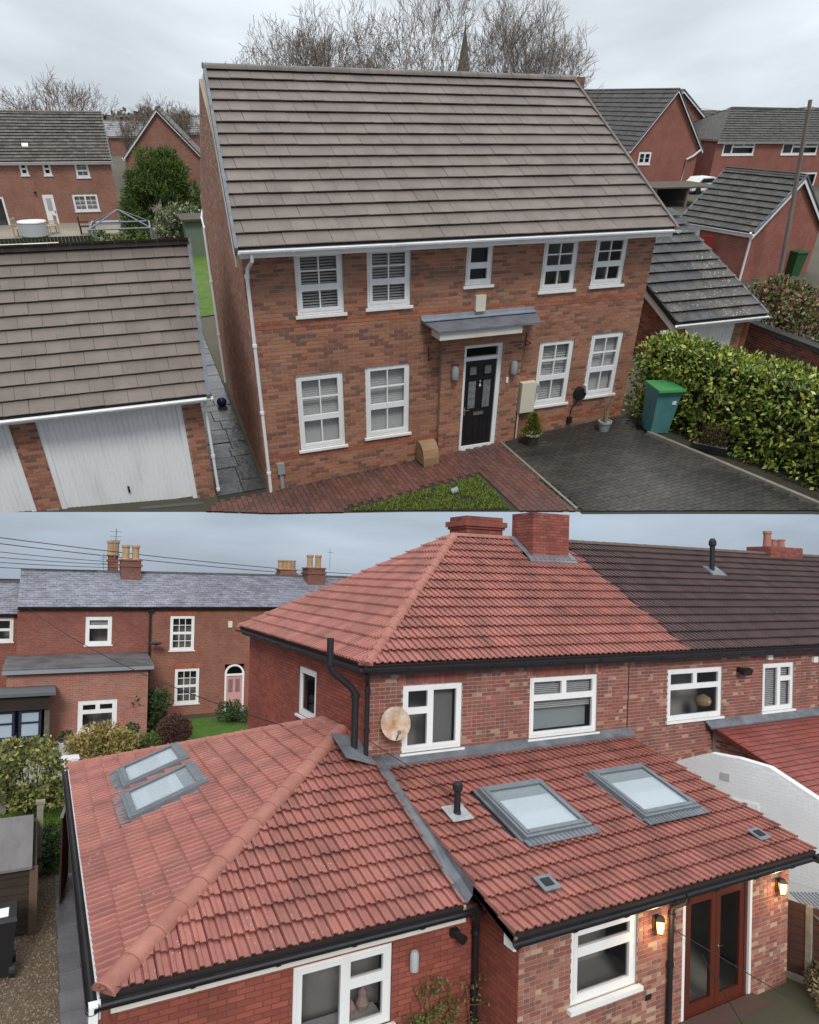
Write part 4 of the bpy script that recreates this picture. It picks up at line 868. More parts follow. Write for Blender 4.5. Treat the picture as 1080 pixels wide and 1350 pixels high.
chair(-3.4, 51.6, .3, -1.2, chm, 'pale wooden garden chair between round tub and white back door')
chair(-1.55, 50.8, .3, 1.5, tim, 'dark garden chair beside the long patio table')
T = Thing('patio_table', 'long grey covered patio table beneath the kitchen window', 'table', (-.3, 50, .3)); b = MB(); b.box((-1.1, 49.4, .95), (1.1, 50.6, 1.05)); T.part('table_top', b, greypl)
for x in (-1.0, .9):
    for y in (49.5, 50.4): b = MB(); b.box((x, y, .3), (x + .08, y + .08, .95)); T.part('leg', b, greypl)
T = Thing('gazebo_frame', 'bare grey metal gazebo frame with pitched top behind the garage roof', 'gazebo', (.4, 41, 0)); gm = mat('grey_steel', (.2, .22, .24), rough=.5)
q = [(-1.08, 40), (1.8, 40), (1.9, 42.4), (-.9, 42.4)]
for i in range(4):
    a, c = q[i], q[(i + 1) % 4]; b = MB(); b.tube([(a[0], a[1], 0), (a[0], a[1], 1.98)], .045, 6); T.part('post', b, gm); b = MB(); b.tube([(a[0], a[1], 1.98), (c[0], c[1], 1.98)], .04, 6); T.part('beam', b, gm); b = MB(); b.tube([(a[0], a[1], 1.98), (.45, 41.2, 2.7)], .035, 6); T.part('roof_bar', b, gm)
b = MB(); b.tube([(.45, 41.2, 2.0), (.45, 41.2, 2.7)], .035, 6); T.part('king_post', b, gm)
T = Thing('dark_garden_fence', 'dark green panel fence below the patio', 'fence', (-5, 38.5, 0)); fm = mat('dark_green_timber', (.03, .038, .028), rough=.9)
for i in range(50): b = MB(); b.box((-9 + i * .16, 38.5, 0), (-8.85 + i * .16, 38.54, 1.95 + .0 * i)); T.part('board', b, fm)
T = Thing('garden_store', 'low white topped green garden store behind the garage ridge', 'shed', (-3.2, 34, 0)); b = MB(); b.box((-4.35, 33.6, 0), (-2.3, 34.6, 2.15)); T.part('body', b, mat('sage_green', (.09, .16, .14), rough=.7)); b = MB(); b.box((-4.45, 33.5, 2.15), (-2.2, 34.7, 2.28)); T.part('top', b, cream)
b = MB(); b.box((-3.9, 33.58, .1), (-2.7, 33.6, 2.1)); T.part('door', b, cream)
T = Thing('garden_shed', 'pale green timber shed with mossy flat roof beside the brick house side wall', 'shed', (4.6, 44, 0))
for i in range(12): b = MB(); b.box((3.7 + i * .15, 42.5, 0), (3.84 + i * .15, 42.55, 1.9)); T.part('board', b, mat('sage_board', (.16, .2, .15), rough=.85))
b = MB(); b.box((3.75, 42.56, 0), (5.45, 44.5, 1.88)); T.part('carcass', b, MATS['sage_board_u']); b = MB(); b.box((3.5, 42.3, 1.9), (5.7, 44.8, 2.0)); T.part('flat_roof', b, mat('felt_roof', (.17, .15, .11)))
# conifer and shrub
def conifer(name, label, base, lumps, n, m, ln=.35, wd=.07):
    T = Thing(name, label, 'tree', base); b = MB(); b.tube([base, V(base) + V((.1, 0, 2.5))], [.2, .08], 8); T.part('trunk', b, mat('bark_brown', (.06, .045, .032), rough=.9)); c = MB(); foliage(c, lumps, n, ln, wd, shell=.35, up=.5); T.part('crown', c, m); return T
conm = mat('conifer_green', (.035, .07, .015), rough=.8, ramp=[(3, (.05, .09, .022)), (3, (.085, .14, .028)), (2, (.17, .21, .045)), (1, (.025, .05, .014))])
L_ = []
for _ in range(64):
    t = random.random(); a = random.uniform(0, 6.28); r = 3.0 * (1 - t * .92) ** .55 * random.uniform(.35, 1)
    L_.append(((3.3 + r * math.cos(a), 50 + r * math.sin(a) * .8, .6 + t * 3.9), (.62, .62, .48)))
conifer('bushy_conifer', 'large bushy dark green conifer between the two brown brick houses', (3.2, 50, 0), L_, 42000, conm, .26, .022)
L_ = [((1.4 + random.uniform(-.3, .5), 49 + random.uniform(-.5, .5), .4 + random.uniform(0, 1.2)), (.4, .4, .4)) for _ in range(8)]
shrub('round_bush', 'small fresh green bush at the foot of the conifer near the brown house corner', (1.4, 49, 0), L_, 2000, .2, .05, mat('fresh_leaf', (.07, .13, .03), ramp=[(1, (.05, .1, .02)), (1, (.09, .15, .03)), (1, (.12, .18, .05))]))
L_ = [((3.7 + random.uniform(-1.0, 1.1), 46 + random.uniform(-.6, .6), .5 + random.uniform(0, 1.5)), (.45, .45, .4)) for _ in range(16)]
shrub('variegated_shrub', 'cream variegated shrub between the conifer and the detached house', (3.7, 46, 0), L_, 4500, .18, .05, mat('variegated_leaf', (.2, .24, .12), ramp=[(2, (.1, .14, .06)), (2, (.3, .32, .2)), (1, (.42, .42, .3)), (1, (.06, .09, .03))]))
L_ = [((1.3 + random.uniform(-.3, .5) , 29.8 + random.uniform(-.3, 3.8), .3 + random.uniform(0, .9)), (.45, .45, .4)) for _ in range(12)]
shrub('border_shrub', 'low green shrub at the far end of the alley beside the garage', (1.5, 31, 0), L_, 3500, .15, .04, mat('border_leaf', (.08, .12, .03), ramp=[(1, (.05, .08, .02)), (1, (.1, .14, .03)), (1, (.16, .18, .06))]))
L_ = [((-.2 + random.uniform(-1.2, 1.6), 43.5 + random.uniform(-.5, .5), .4 + random.uniform(0, .7)), (.5, .5, .4)) for _ in range(10)]
shrub('garden_bush', 'dark green bushes inside the bare gazebo frame', (0, 43.5, 0), L_, 2500, .18, .05, conm)
b = MB(); b.add([(1.6, 29.6, .02), (8, 29.6, .4), (8, 45, .4), (1.6, 45, .02)], [(0, 1, 2, 3)]); single('back_lawn', None, None, (0, 0, 0), b, mat('lawn_green', (.09, .15, .025), (.06, .11, .02), rough=.9, ns=2, bump=.5, bs=20), kind='structure')
# ---- bare trees and church spire -------------------------------------------
bark = mat('grey_bark', (.15, .125, .105), (.1, .085, .07), rough=.9, ns=2); twig = mat('twig_grey', (.20, .158, .13), rough=.9)
tg = 'bare winter trees behind the detached house'
spec_ = [(10.6, 55, 9.6, 1.0, 3, 'low spreading bare tree behind the ridge end over the garage'), (13.2, 54, 12.1, .9, 5, 'tall twiggy bare birch next to the low spreading tree behind the ridge'), (16.4, 56, 12.3, .85, 8, 'dense finely twigged bare tree, third in the row from the garage end'), (19.2, 57, 11.6, .9, 13, 'bare tree with dark upright limbs, second from the spire on the garage side'), (22.3, 54, 13.2, .85, 21, 'tallest bare tree, next to the spire on the garage side'), (28.2, 55, 12.8, .8, 34, 'steep limbed bare tree next to the spire on the hedge side'), (31.6, 55, 12.6, .95, 55, 'rounded pale bare birch, last of the tree row toward the gabled red house')]
for x, y, h, s, sd, lb in spec_: bare_tree('bare_tree', lb, (x, y, 0), h * 1.06, s * .92, sd, bark, tg, depth=7, forks=2, tw=.0105, dens=.9, twm=twig)
bare_tree('bare_tree', 'pollarded bare tree standing behind the brown house with mossy roof', (-1.8, 66, 0), 9.6, 1.0, 77, bark, 'bare trees above the brown brick houses', depth=6, forks=3, tw=.012, twm=twig)
bare_tree('bare_tree', 'small hazy bare tree behind the end gable of the brown house', (7.2, 102, 0), 7.6, 1.0, 91, twig, 'bare trees above the brown brick houses', depth=6, forks=3, tw=.012)
bare_tree('bare_tree', 'hazy bare tree between the end gable and the detached house roof', (10.6, 103, 0), 7.0, 1.0, 93, twig, 'bare trees above the brown brick houses', depth=6, forks=3, tw=.012)
bare_tree('bare_tree', 'low bare tree in the gap between the two brown houses', (3.0, 100, 0), 6.0, 1.0, 95, twig, 'bare trees above the brown brick houses', depth=6, forks=2, tw=.012)
bare_tree('bare_tree', 'small hazy bare tree beside the chimney of the gabled red house', (58, 100, 0), 10.6, 1.0, 97, twig, depth=6, forks=2, tw=.012)
T = Thing('church_spire', 'slender dark stone church spire rising between the bare trees', 'church', (42, 90, 0)); spm = mat('dark_green_stone', (.12, .12, .09), (.08, .08, .065), rough=.9, ns=2)
b = MB(); b.box((40.6, 88.6, 0), (43.4, 91.4, 7.5)); T.part('tower', b, spm); b = MB(); b.lathe((42, 90, 7.5), [(1.35, 0), (1.2, .6), (.02, 7.4)], 8); T.part('spire', b, spm); b = MB(); b.tube([(42, 90, 14.9), (42, 90, 15.6)], .04, 5); T.part('finial', b, spm)
gablebox('skyline_house', 'far pale roofed house glimpsed between the two brown brick houses', 'house', (2.2, 130), 0, 7, 8, 0, 2.6, 4.4, mat('pale_grey_tile', (.3, .3, .3), vary=.1), brfl, tw=.6, ga=.6)
gablebox('skyline_house', 'far red brick house glimpsed between the end gable and the detached house', 'house', (13.0, 120), 0, 8, 8, 0, 3.4, 5.2, MATS['pale_grey_tile_u'], redf, tw=.6, ga=.6)
hd = MB()
for _ in range(9000):
    x = random.uniform(-55, 165); y = 150 + random.uniform(0, 60); z = random.random() ** 1.5 * (3.5 + 1.5 * math.sin(x * .13)); d = rdir(); hd.leaf((x, y, z), d, d.cross(rdir()).normalized(), 1.2, .5)
single('distant_woodland', 'hazy brown-grey line of distant bare trees and hedges on the skyline', 'woodland', (50, 170, 0), hd, mat('far_woodland', (.13, .115, .095), vary=.3, rough=1), kind='stuff')
# =================================================================== LOWER PLACE
use(False)
upvc = mat('white_upvc', (.80, .80, .79), rough=.35, spec=.45, streak=((.55, .54, .5), (3, 3, .6), .3))
glass = mat('window_glass', (.012, .015, .017), rough=.04, spec=.6, alpha=.22)
mor = mat('mortar', (.40, .34, .29), (.29, .23, .19), rough=.95, ns=2, bump=.3)
MIX = [(5, (.27, .092, .068)), (5, (.235, .08, .062)), (4, (.305, .115, .086)), (2, (.22, .085, .07)), (1, (.43, .26, .18)), (1, (.38, .2, .15)), (1, (.17, .08, .07))]
brm = mat('mixed_common_brick', (.3, .1, .07), rough=.85, ramp=MIX, bump=.5, bs=45, streak=((.11, .055, .045), (.9, .9, 1.2), .5))
brp = mat('pale_mixed_brick', (.35, .16, .12), rough=.85, ramp=[(5, (.30, .115, .085)), (4, (.255, .092, .07)), (4, (.335, .145, .108)), (1, (.43, .27, .18)), (1, (.46, .32, .225)), (1, (.2, .1, .085)), (2, (.36, .19, .14))], bump=.5, bs=45)
brs = mat('smooth_red_brick', (.32, .085, .058), rough=.75, vary=.2, col2=(.24, .066, .048), ns=.9, bump=.3, bs=40)
mred = mat('red_mortar', (.16, .07, .055), (.11, .055, .045), rough=.95)
tr = mat('red_concrete_tile', (.345, .132, .107), (.295, .108, .088), rough=.55, ns=1.6, vary=.12, bump=.35, bs=45, spec=.4, damp=((.16, .066, .056), (1.7, 1.7, 1.7), .55), speck=((.5, .44, .38), 12, .07), streak=((.37, .165, .13), (.7, .7, .7), .35))
tdk = mat('brown_concrete_tile', (.072, .047, .046), (.098, .056, .053), rough=.55, ns=2.5, vary=.22, bump=.35, bs=45, spec=.4, speck=((.3, .28, .26), 9, .05))
hipm = mat('terracotta_hip', (.36, .155, .12), (.29, .12, .095), rough=.75, ns=3, vary=.08, bump=.4, bs=35, speck=((.6, .5, .42), 25, .08))
under = mat('roof_underlay', (.04, .03, .03), rough=.9)
lead = mat('lead_sheet', (.20, .215, .24), (.11, .12, .14), rough=.4, ns=3, spec=.5, bump=.3, bs=8, metal=.2, streak=((.34, .35, .37), (2, 2, 2), .5))
blkg = mat('black_gutter', (.012, .012, .014), rough=.35, spec=.5)
blkp = mat('black_plastic', (.018, .018, .02), rough=.5)
greyal = mat('grey_aluminium', (.20, .225, .25), (.16, .18, .2), rough=.45, ns=5, metal=.3, spec=.5)
skyglass = mat('rooflight_glass', (.45, .52, .56), rough=.05, spec=1., alpha=.35)
blindm = mat('blind_slats', (.72, .73, .72), rough=.6)
# ---- ground
g = MB(); g.add([(-30, 3.5, 0), (40, 3.5, 0), (260, 400, 0), (-200, 400, 0)], [(0, 1, 2, 3)]); g.box((-29, 3.6, -.4), (39, 60, -.02))
single('ground', None, None, (0, 0, 0), g, mat('garden_earth', (.075, .065, .048), (.05, .06, .03), rough=.95, ns=.7, bump=.6, bs=9), kind='structure')
def sheet2(name, poly, m, dz): b = MB(); b.add([(x, y, dz) for x, y in poly], [tuple(range(len(poly)))]); return single(name, None, None, (0, 0, 0), b, m, kind='structure')
sheet2('gravel_path', [(-.9, 8), (.45, 8), (.45, 17.5), (-.3, 17.5), (-.9, 15)], mat('gravel', (.15, .11, .075), (.085, .065, .047), rough=.95, ns=9, bump=1., bs=22, speck=((.34, .29, .22), 22, .2)), .01)
lawnm = mat('lawn_green', (.075, .15, .02), (.05, .11, .016), rough=.9, ns=2, bump=.7, bs=30)
sheet2('lawn', [(-4, 17.6), (.68, 17.6), (.68, 22.3), (-4, 22.3)], lawnm, .012)
sheet2('far_lawn', [(5.3, 28.2), (9.5, 28.8), (9.5, 33), (5.6, 33)], lawnm, .012)
sheet2('patio', [(-3, 22.9), (3.9, 22.9), (4.2, 30.0), (-3, 30.0)], mat('patio_flags', (.3, .29, .27), (.22, .21, .2), rough=.7, ns=.8), .008)
pb = sheet2('slab_path', [(.44, 8.2), (.84, 8.2), (.84, 17.3), (.5, 17.3)], mat('slab_joint', (.05, .045, .04)), .014)
slabm = mat('wet_paving_slab', (.17, .175, .19), (.11, .115, .12), rough=.3, ns=2, vary=.18, bump=.4, bs=10, spec=.5)
y = 8.3
while y < 17:
    b = MB(); b.box((.45 + random.uniform(-.01, .01), y, .014), (.85, y + .585, .045)); o = bpy.data.objects.new('paving_slab', b.mesh('paving_slab')); link(o); o.data.materials.append(slabm); o.parent = pb; y += .6
st = MB()
for _ in range(5000):
    x = random.uniform(-.85, .43); y = random.uniform(8, 17); s = random.uniform(.008, .022); st.obox((x, y, .008), (s, s * .4, 0), (-s * .3, s, 0), (0, 0, s))
single('gravel_stones', 'loose brown gravel and leaf litter beside the wet slab path', 'gravel', (0, 12, 0), st, mat('gravel_stone', (.2, .15, .1), ramp=[(2, (.14, .095, .06)), (2, (.22, .16, .11)), (1, (.32, .27, .21))], rough=.9), kind='stuff')
# ---- main red roofed house --------------------------------------------------
T = Thing('red_roofed_house', 'brick end house with red tiled hipped roof and two tiled single-storey extensions', 'house', (8.5, 14.8, 0))
MF = WF((5.27, 11.2), (12.4, 11.2)); mx_ = lambda x: x - 5.27
W1 = (5.97, 7.28, 3.69, 4.955); W2 = (8.93, 10.79, 3.69, 4.97)
wall(T, 'front_wall', MF, 0, 5.28, [(mx_(a), mx_(b), c, d) for a, b, c, d in (W1, W2)], mor, brm, nobj=300, keep=lambda f: f[1] > 3.5, hdr=.3)
MS = WF((5.27, 19.2), (5.27, 11.2)); my_ = lambda y: 19.2 - y
WS = (13.85, 15.0, 3.77, 4.87)
wall(T, 'side_wall', MS, 0, 5.28, [(my_(WS[1]), my_(WS[0]), WS[2], WS[3])], mred, brs, nobj=300, keep=lambda f: f[1] > 3.2, proud=.004)
wall(T, 'rear_wall', WF((12.4, 19.2), (5.27, 19.2)), 0, 5.28, [], mred)
a, ap, rr = V((5.02, 10.88, 5.39)), V((9.25, 14.85, 8.03)), V((12.74, 14.85, 8.03)); br = V((13.3, 10.88, 5.39)); bl = V((5.02, 19.4, 5.39))
roof = tiles(T, 'front_roof', [a, br, rr, ap], a, (1, 0, 0), V((0, 3.97, 2.64)), .335, .30, tr, under, [vplane(a, ap, (10, 12, 0)), vplane(br, rr, (8, 12, 0))], prof=ROMAN, th=.06, roll=.036, nobj=300, bond=0)
lroof = tiles(T, 'hip_end_roof', [bl, a, ap], bl, (0, -1, 0), V((4.23, 0, 2.64)), .335, .30, tr, under, [vplane(a, ap, (5.5, 14.8, 0)), vplane(bl, ap, (5.5, 14.8, 0))], prof=ROMAN, th=.06, roll=.066, nobj=300, bond=0)
b = MB(); b.prism([bl + V((0, 0, 0)), ap, rr, (13.0, 19.4, 5.39)], (0, 0, -.08)); T.part('rear_roof', b, tr)
ridge(T, roof, a + V((.02, .02, .03)), ap + V((0, 0, .03)), hipm, r=.13, ln=.42, name='hip_tile'); ridge(T, lroof, bl + V((0, 0, .03)), ap + V((0, 0, .03)), hipm, r=.12, ln=.42, name='hip_tile'); ridge(T, roof, ap + V((0, 0, .03)), rr + V((0, 0, .03)), hipm, r=.125, ln=.42)
b = MB(); b.box((5.08, 10.95, 5.26), (13.2, 11.19, 5.3)); b.box((5.06, 10.93, 5.2), (13.2, 10.952, 5.36)); b.box((5.06, 10.96, 5.2), (5.08, 19.3, 5.36)); b.box((5.082, 11.0, 5.26), (5.26, 19.3, 5.3)); T.part('fascia', b, blkg)
gutter(T, (4.94, 10.83, 5.34), (13.25, 10.83, 5.34), blkg, .065); gutter(T, (4.96, 19.4, 5.34), (4.96, 10.85, 5.34), blkg, .065)
CAS1 = [(0, .46, .62, 1, 1, 1), (0, .46, 0, .62, 1, 1), (.46, 1, 0, 1, 1, 1)]; CAS2 = [(0, .5, .66, 1, 1, 1), (.5, 1, .66, 1, 1, 1), (0, 1, 0, .66, 1, 1)]
window(T, MF, mx_(W1[0]), mx_(W1[1]), W1[2], W1[3], CAS1, upvc, glass, rec=.03, st=.065, t=.06)
window(T, MF, mx_(W2[0]), mx_(W2[1]), W2[2], W2[3], CAS2, upvc, glass, rec=.03, st=.065, t=.06, blind=(blindm, 1, .45, .04))
b = MB(); MF.box(b, mx_(9.05), mx_(10.7), -.3, -.28, 3.8, 4.3); T.part('net_curtain', b, mat('net_curtain', (.5, .56, .56), rough=.8))
b = MB(); MF.box(b, mx_(6.75), mx_(7.2), -.26, -.24, 3.75, 4.9); T.part('curtain', b, mat('pale_curtain', (.3, .3, .29), rough=.9))
window(T, MS, my_(WS[1]), my_(WS[0]), WS[2], WS[3], [(0, 1, 0, 1, 1, 1)], upvc, glass, rec=.03, t=.07, st=.07)
# lintel soldier courses
for wv in (W1, W2):
    b = MB(); x = wv[0] - .1
    while x < wv[1] + .1: MF.box(b, mx_(x), mx_(x + .066), .0, .009, wv[3] + .01, wv[3] + .22); x += .076
    T.part('soldier_course', b, brm, kind='stuff')
b = MB(); b.tube([MF.pt(mx_(11.73), .012, 5.2), MF.pt(mx_(11.70), .012, 3.6)], .012, 5); T.part('wall_cable', b, blkp)
# black pipes at the corner
pipe(T, [(4.55, 11.32, 5.85), (4.55, 11.32, 5.38), (4.6, 11.3, 5.25), (4.93, 11.28, 4.98), (5.03, 11.25, 4.85), (5.03, 11.25, 3.7)], blkp, .062, 'soil_pipe', [(4.55, 11.32, 5.4), (5.03, 11.25, 4.8)], n=12)
pipe(T, [(5.12, 10.86, 5.3), (5.14, 11.0, 5.12), (5.2, 11.1, 5.0), (5.2, 11.1, 3.55)], blkp, .042, 'downpipe', [(5.2, 11.1, 4.9), (5.2, 11.1, 4.2)], n=10)
b = MB(); b.prism([(4.72, 10.9, 3.82), (5.3, 10.9, 3.62), (5.3, 11.6, 3.92), (4.72, 11.6, 4.08)], (0, 0, .03)); T.part('corner_flashing', b, lead)
# satellite dish
b = MB(); c = MF.pt(mx_(5.68), .30, 4.33); ax = V((-.25, -1, .25)).normalized(); sx = ax.cross(V((0, 0, 1))).normalized(); sy = sx.cross(ax); vs = [c - ax * .07]; fs = []; n = 24
for rr_ in (.12, .22, .30):
    for k in range(n): t = 2 * math.pi * k / n; vs.append(c + (sx * math.cos(t) * .92 + sy * math.sin(t)) * rr_ - ax * .07 * (1 - (rr_ / .3) ** 2))
for k in range(n): fs.append((0, 1 + k, 1 + (k + 1) % n))
for r_ in range(2):
    for k in range(n): fs.append((1 + r_ * n + k, 1 + (r_ + 1) * n + k, 1 + (r_ + 1) * n + (k + 1) % n, 1 + r_ * n + (k + 1) % n))
b.add(vs, fs); ds = T.part('satellite_dish', b, mat('rusty_dish', (.62, .58, .5), (.36, .17, .07), rough=.6, ns=3.5), smooth=True)
b = MB(); b.tube([c - ax * .07, MF.pt(mx_(5.68), 0, 4.2)], .025, 8); b.tube([c - sy * .28, c + ax * .25 - sy * .16], .014, 6); b.lathe(c + ax * .25 - sy * .16, [(.03, -.03), (.035, .03)], 8); T.part('dish_arm', b, greyal, ds)
# chimneys
chb = mat('chimney_red_brick', (.30, .09, .066), rough=.9, vary=.25, col2=(.19, .06, .05), ns=1.5, bump=.4, streak=((.06, .04, .035), (2, 2, 1), .6))
def chimney(T, x0, x1, y0, y1, z0, z1, m, mo, corbel=True, nobj=0, nm='chimney'):
    b = MB(); b.box((x0, y0, z0), (x1, y1, z1)); ch = T.part(nm, b, mo)
    rest = MB(); fs = [WF((x0, y0), (x1, y0)), WF((x0, y1), (x0, y0)), WF((x1, y0), (x1, y1))]; k = 0
    for wf in fs:
        z = z0; r = 0
        while z < z1 - .05:
            u = -.1125 * (r % 2)
            pr_ = .006 + (.03 if corbel and z > z1 - .24 and wf.L > 0 else 0) + (.025 if corbel and z > z1 - .16 else 0)
            while u < wf.L:
                p, q = max(0, u), min(wf.L, u + .214)
                if q - p > .03:
                    if wf is fs[0] and k < nobj: bb = MB(); wf.box(bb, p, q, 0, pr_, z, z + .064); T.part('brick', bb, m, ch); k += 1
                    else: wf.box(rest, p, q, 0, pr_, z, z + .064)
                u += .225
            z += .075; r += 1
    T.part('chimney_bricks', rest, m, ch, kind='stuff'); return ch
ch = chimney(T, 11.15, 12.35, 14.0, 14.9, 7.0, 8.70, chb, mred, nobj=60, corbel=False)
b = MB(); b.prism([(10.98, 13.85, 7.37), (12.55, 13.85, 7.37), (12.55, 14.25, 7.66), (10.98, 14.25, 7.66)], (0, -.02, .07)); b.prism([(10.98, 13.9, 7.40), (11.14, 13.9, 7.40), (11.14, 14.8, 8.0), (10.98, 14.8, 8.0)], (0, 0, .12)); b.prism([(12.36, 13.9, 7.40), (12.55, 13.9, 7.40), (12.55, 14.8, 8.0), (12.36, 14.8, 8.0)], (0, 0, .12)); b.box((11.12, 13.98, 7.4), (12.38, 13.995, 7.62)); T.part('lead_flashing', b, lead, ch)
ch = chimney(T, 10.6, 11.85, 16.3, 17.2, 7.0, 8.74, chb, mred, corbel=False, nobj=40)
b = MB(); b.box((10.5, 16.2, 8.45), (11.95, 17.3, 8.6)); b.box((10.55, 16.25, 8.38), (11.9, 17.25, 8.45)); T.part('corbel_course', b, chb, ch)
# ---- left extension (part of the same house)
EF = WF((.9, 8.35), (5.8, 8.35)); ex = lambda x: x - .9
WE = (2.97, 4.39, .86, 1.95)
wall(T, 'hipped_extension_wall', EF, 0, 2.2, [(ex(WE[0]), ex(WE[1]), WE[2], WE[3])], mred, brs, nobj=250, proud=.004, keep=lambda f: f[1] > .4)
wall(T, 'hipped_extension_side_wall', WF((.9, 17.5), (.9, 8.35)), 0, 2.2, [], mred, brs, nobj=0, proud=.004)
p1, p2, q1, q2 = V((.68, 8.08, 2.35)), V((.70, 17.7, 2.35)), V((5.1, 12.05, 4.0)), V((5.1, 13.0, 4.0)); p3 = V((5.37, 8.08, 2.35)); q3 = V((5.37, 12.05, 4.0))
eroof = tiles(T, 'hipped_extension_front_roof', [p1, p3, q3, q1], p1, (1, 0, 0), V((0, 3.97, 1.65)), .335, .30, tr, under, [vplane(p1, q1, (4, 9, 0)), (p3, V((1, 0, 0)))], prof=ROMAN, th=.062, roll=.038, nobj=300, bond=0)
sroof = tiles(T, 'hipped_extension_side_roof', [p2, p1, q1, q2], p2, (0, -1, 0), V((4.42, 0, 1.65)), .335, .30, tr, under, [vplane(p1, q1, (2, 13, 0)), vplane(p2, q2, (2, 13, 0))], prof=ROMAN, th=.062, roll=.068, nobj=300, bond=0,
              holes=[(17.7 - 15.4, 17.7 - 14.1, .95, 2.15), (17.7 - 13.75, 17.7 - 12.4, .85, 2.15)])
b = MB(); b.prism([p2, q2, (5.3, 13.0, 4.0), (5.3, 17.7, 2.35)], (0, 0, -.08)); T.part('hipped_extension_rear_roof', b, tr)
ridge(T, eroof, p1 + V((.03, .03, .04)), q1 + V((0, 0, .05)), hipm, r=.15, ln=.43, name='hip_tile', n=9, flat=.85); ridge(T, sroof, p2 + V((0, 0, .04)), q2 + V((0, 0, .05)), hipm, r=.12, ln=.42, name='hip_tile')
ridge(T, sroof, q1 + V((0, 0, .05)), q2 + V((0, 0, .05)), hipm, r=.12, ln=.42)
b = MB(); b.box((.82, 8.30, 2.0), (5.55, 8.345, 2.24)); b.box((.74, 8.12, 2.21), (5.5, 8.33, 2.235)); T.part('hipped_extension_fascia', b, mat('cream_fascia', (.72, .70, .64), rough=.5))
gutter(T, (.62, 8.0, 2.31), (5.62, 8.0, 2.31), blkg, .065); gutter(T, (.60, 17.7, 2.31), (.60, 8.0, 2.31), blkg, .065)
b = MB(); b.box((.66, 8.02, 2.14), (.69, 17.6, 2.32)); T.part('side_fascia', b, upvc)
b = MB(); b.prism([(.57, 7.96, 2.12), (.66, 7.96, 2.12), (.66, 8.08, 2.12), (.57, 8.08, 2.12)], (0, 0, .2)); T.part('gutter_corner_box', b, upvc)
window(T, EF, ex(WE[0]), ex(WE[1]), WE[2], WE[3], [(0, .52, 0, 1, 1, 1), (.52, 1, .62, 1, 1, 1), (.52, 1, 0, .62, 1, 1)], upvc, glass, rec=.03, t=.06, st=.07)
b = MB(); b.lathe(EF.pt(ex(4.12), -.35, .9), [(.06, 0), (.1, .1), (.06, .2), (.07, .26), (.0, .34)], 10); b.lathe(EF.pt(ex(3.95), -.35, .9), [(.05, 0), (.07, .08), (.0, .2)], 10); T.part('ornament', b, mat('pink_china', (.6, .42, .38), rough=.4))
b = MB(); EF.box(b, ex(3.02), ex(4.35), -.5, -.16, .82, .87); T.part('window_board', b, upvc)
# rooflights on the side slope
def rooflight(T, O, U, Vd, N, u0, u1, v0, v1, part, h=.15):
    def P(u, v, n): return O + U * u + Vd * v + N * n
    def bx(mb, a, c, d, e, n0, n1): mb.obox(P(a, d, n0), U * (c - a), Vd * (e - d), N * (n1 - n0))
    f = MB(); t = .09
    for a, c, d, e in ((u0, u0 + t, v0, v1), (u1 - t, u1, v0, v1), (u0 + t, u1 - t, v0, v0 + t * 1.3), (u0 + t, u1 - t, v1 - t * 1.5, v1)): bx(f, a, c, d, e, .0, h)
    r = T.part('rooflight', f, greyal); s = MB()
    for a, c, d, e in ((u0 + .05, u0 + t + .03, v0 + .05, v1 - .05), (u1 - t - .03, u1 - .05, v0 + .05, v1 - .05), (u0 + t, u1 - t, v0 + .06, v0 + t * 1.3 + .03), (u0 + t, u1 - t, v1 - t * 1.5 - .03, v1 - .06)): bx(s, a, c, d, e, h, h + .022)
    T.part('sash', s, greyal, r); q = MB(); bx(q, u0 + t, u1 - t, v0 + t, v1 - t, h - .03, h - .018); T.part('pane', q, skyglass, r)
    q = MB(); bx(q, u0 + t, u1 - t, v0 + t, v0 + (v1 - v0) * (.93 if u1 - u0 < 1.35 else .72), h - .06, h - .05); T.part('pale_blind', q, mat('rooflight_blind', (.72, .77, .80), rough=.7), r)
    q = MB(); bx(q, u0 - .06, u1 + .06, v0 - .17, v0 + .005, .098, .106); bx(q, u0 - .05, u0 - .003, v0, v1 + .05, .03, .06); bx(q, u1 + .003, u1 + .05, v0, v1 + .05, .03, .06); bx(q, u0, u1, v1 + .003, v1 + .05, .03, .06); T.part('flashing', q, lead, r)
    q = MB(); x = u0 - .05
    while x < u1 + .02: bx(q, x, x + .045, v0 - .17, v0 - .02, .106, .118); x += .09
    T.part('corrugated_apron', q, lead, r)
sU, sV = V((0, -1, 0)), V((4.42, 0, 1.65)).normalized(); sN = sU.cross(sV)
rooflight(T, p2, sU, sV, sN, 17.7 - 15.42, 17.7 - 14.12, .90, 2.2, sroof); rooflight(T, p2, sU, sV, sN, 17.7 - 13.78, 17.7 - 12.4, .82, 2.2, sroof)
# wall fittings on the red wall
b = MB(); c = EF.pt(ex(4.70), .07, 1.5); b.lathe(c, [(.03, 0), (.06, .02), (.065, .06), (.065, .24), (.05, .29), (.0, .31)], 12); T.part('bulkhead_lamp', b, mat('frosted_grey', (.42, .44, .45), rough=.35), smooth=True)
b = MB(); b.box((5.3, 8.24, 1.84), (5.42, 8.34, 1.94)); b.tube([(5.36, 8.26, 1.89), (5.40, 8.1, 1.86)], [.05, .07], 10); T.part('spot_lamp', b, blkp)
pipe(T, [(5.56, 8.02, 2.26), (5.58, 8.05, 2.12), (5.66, 8.2, 2.0), (5.70, 8.25, 1.9), (5.70, 8.25, 0)], blkp, .045, 'downpipe', [(5.7, 8.25, 1.85), (5.7, 8.25, 1.0)], n=10)
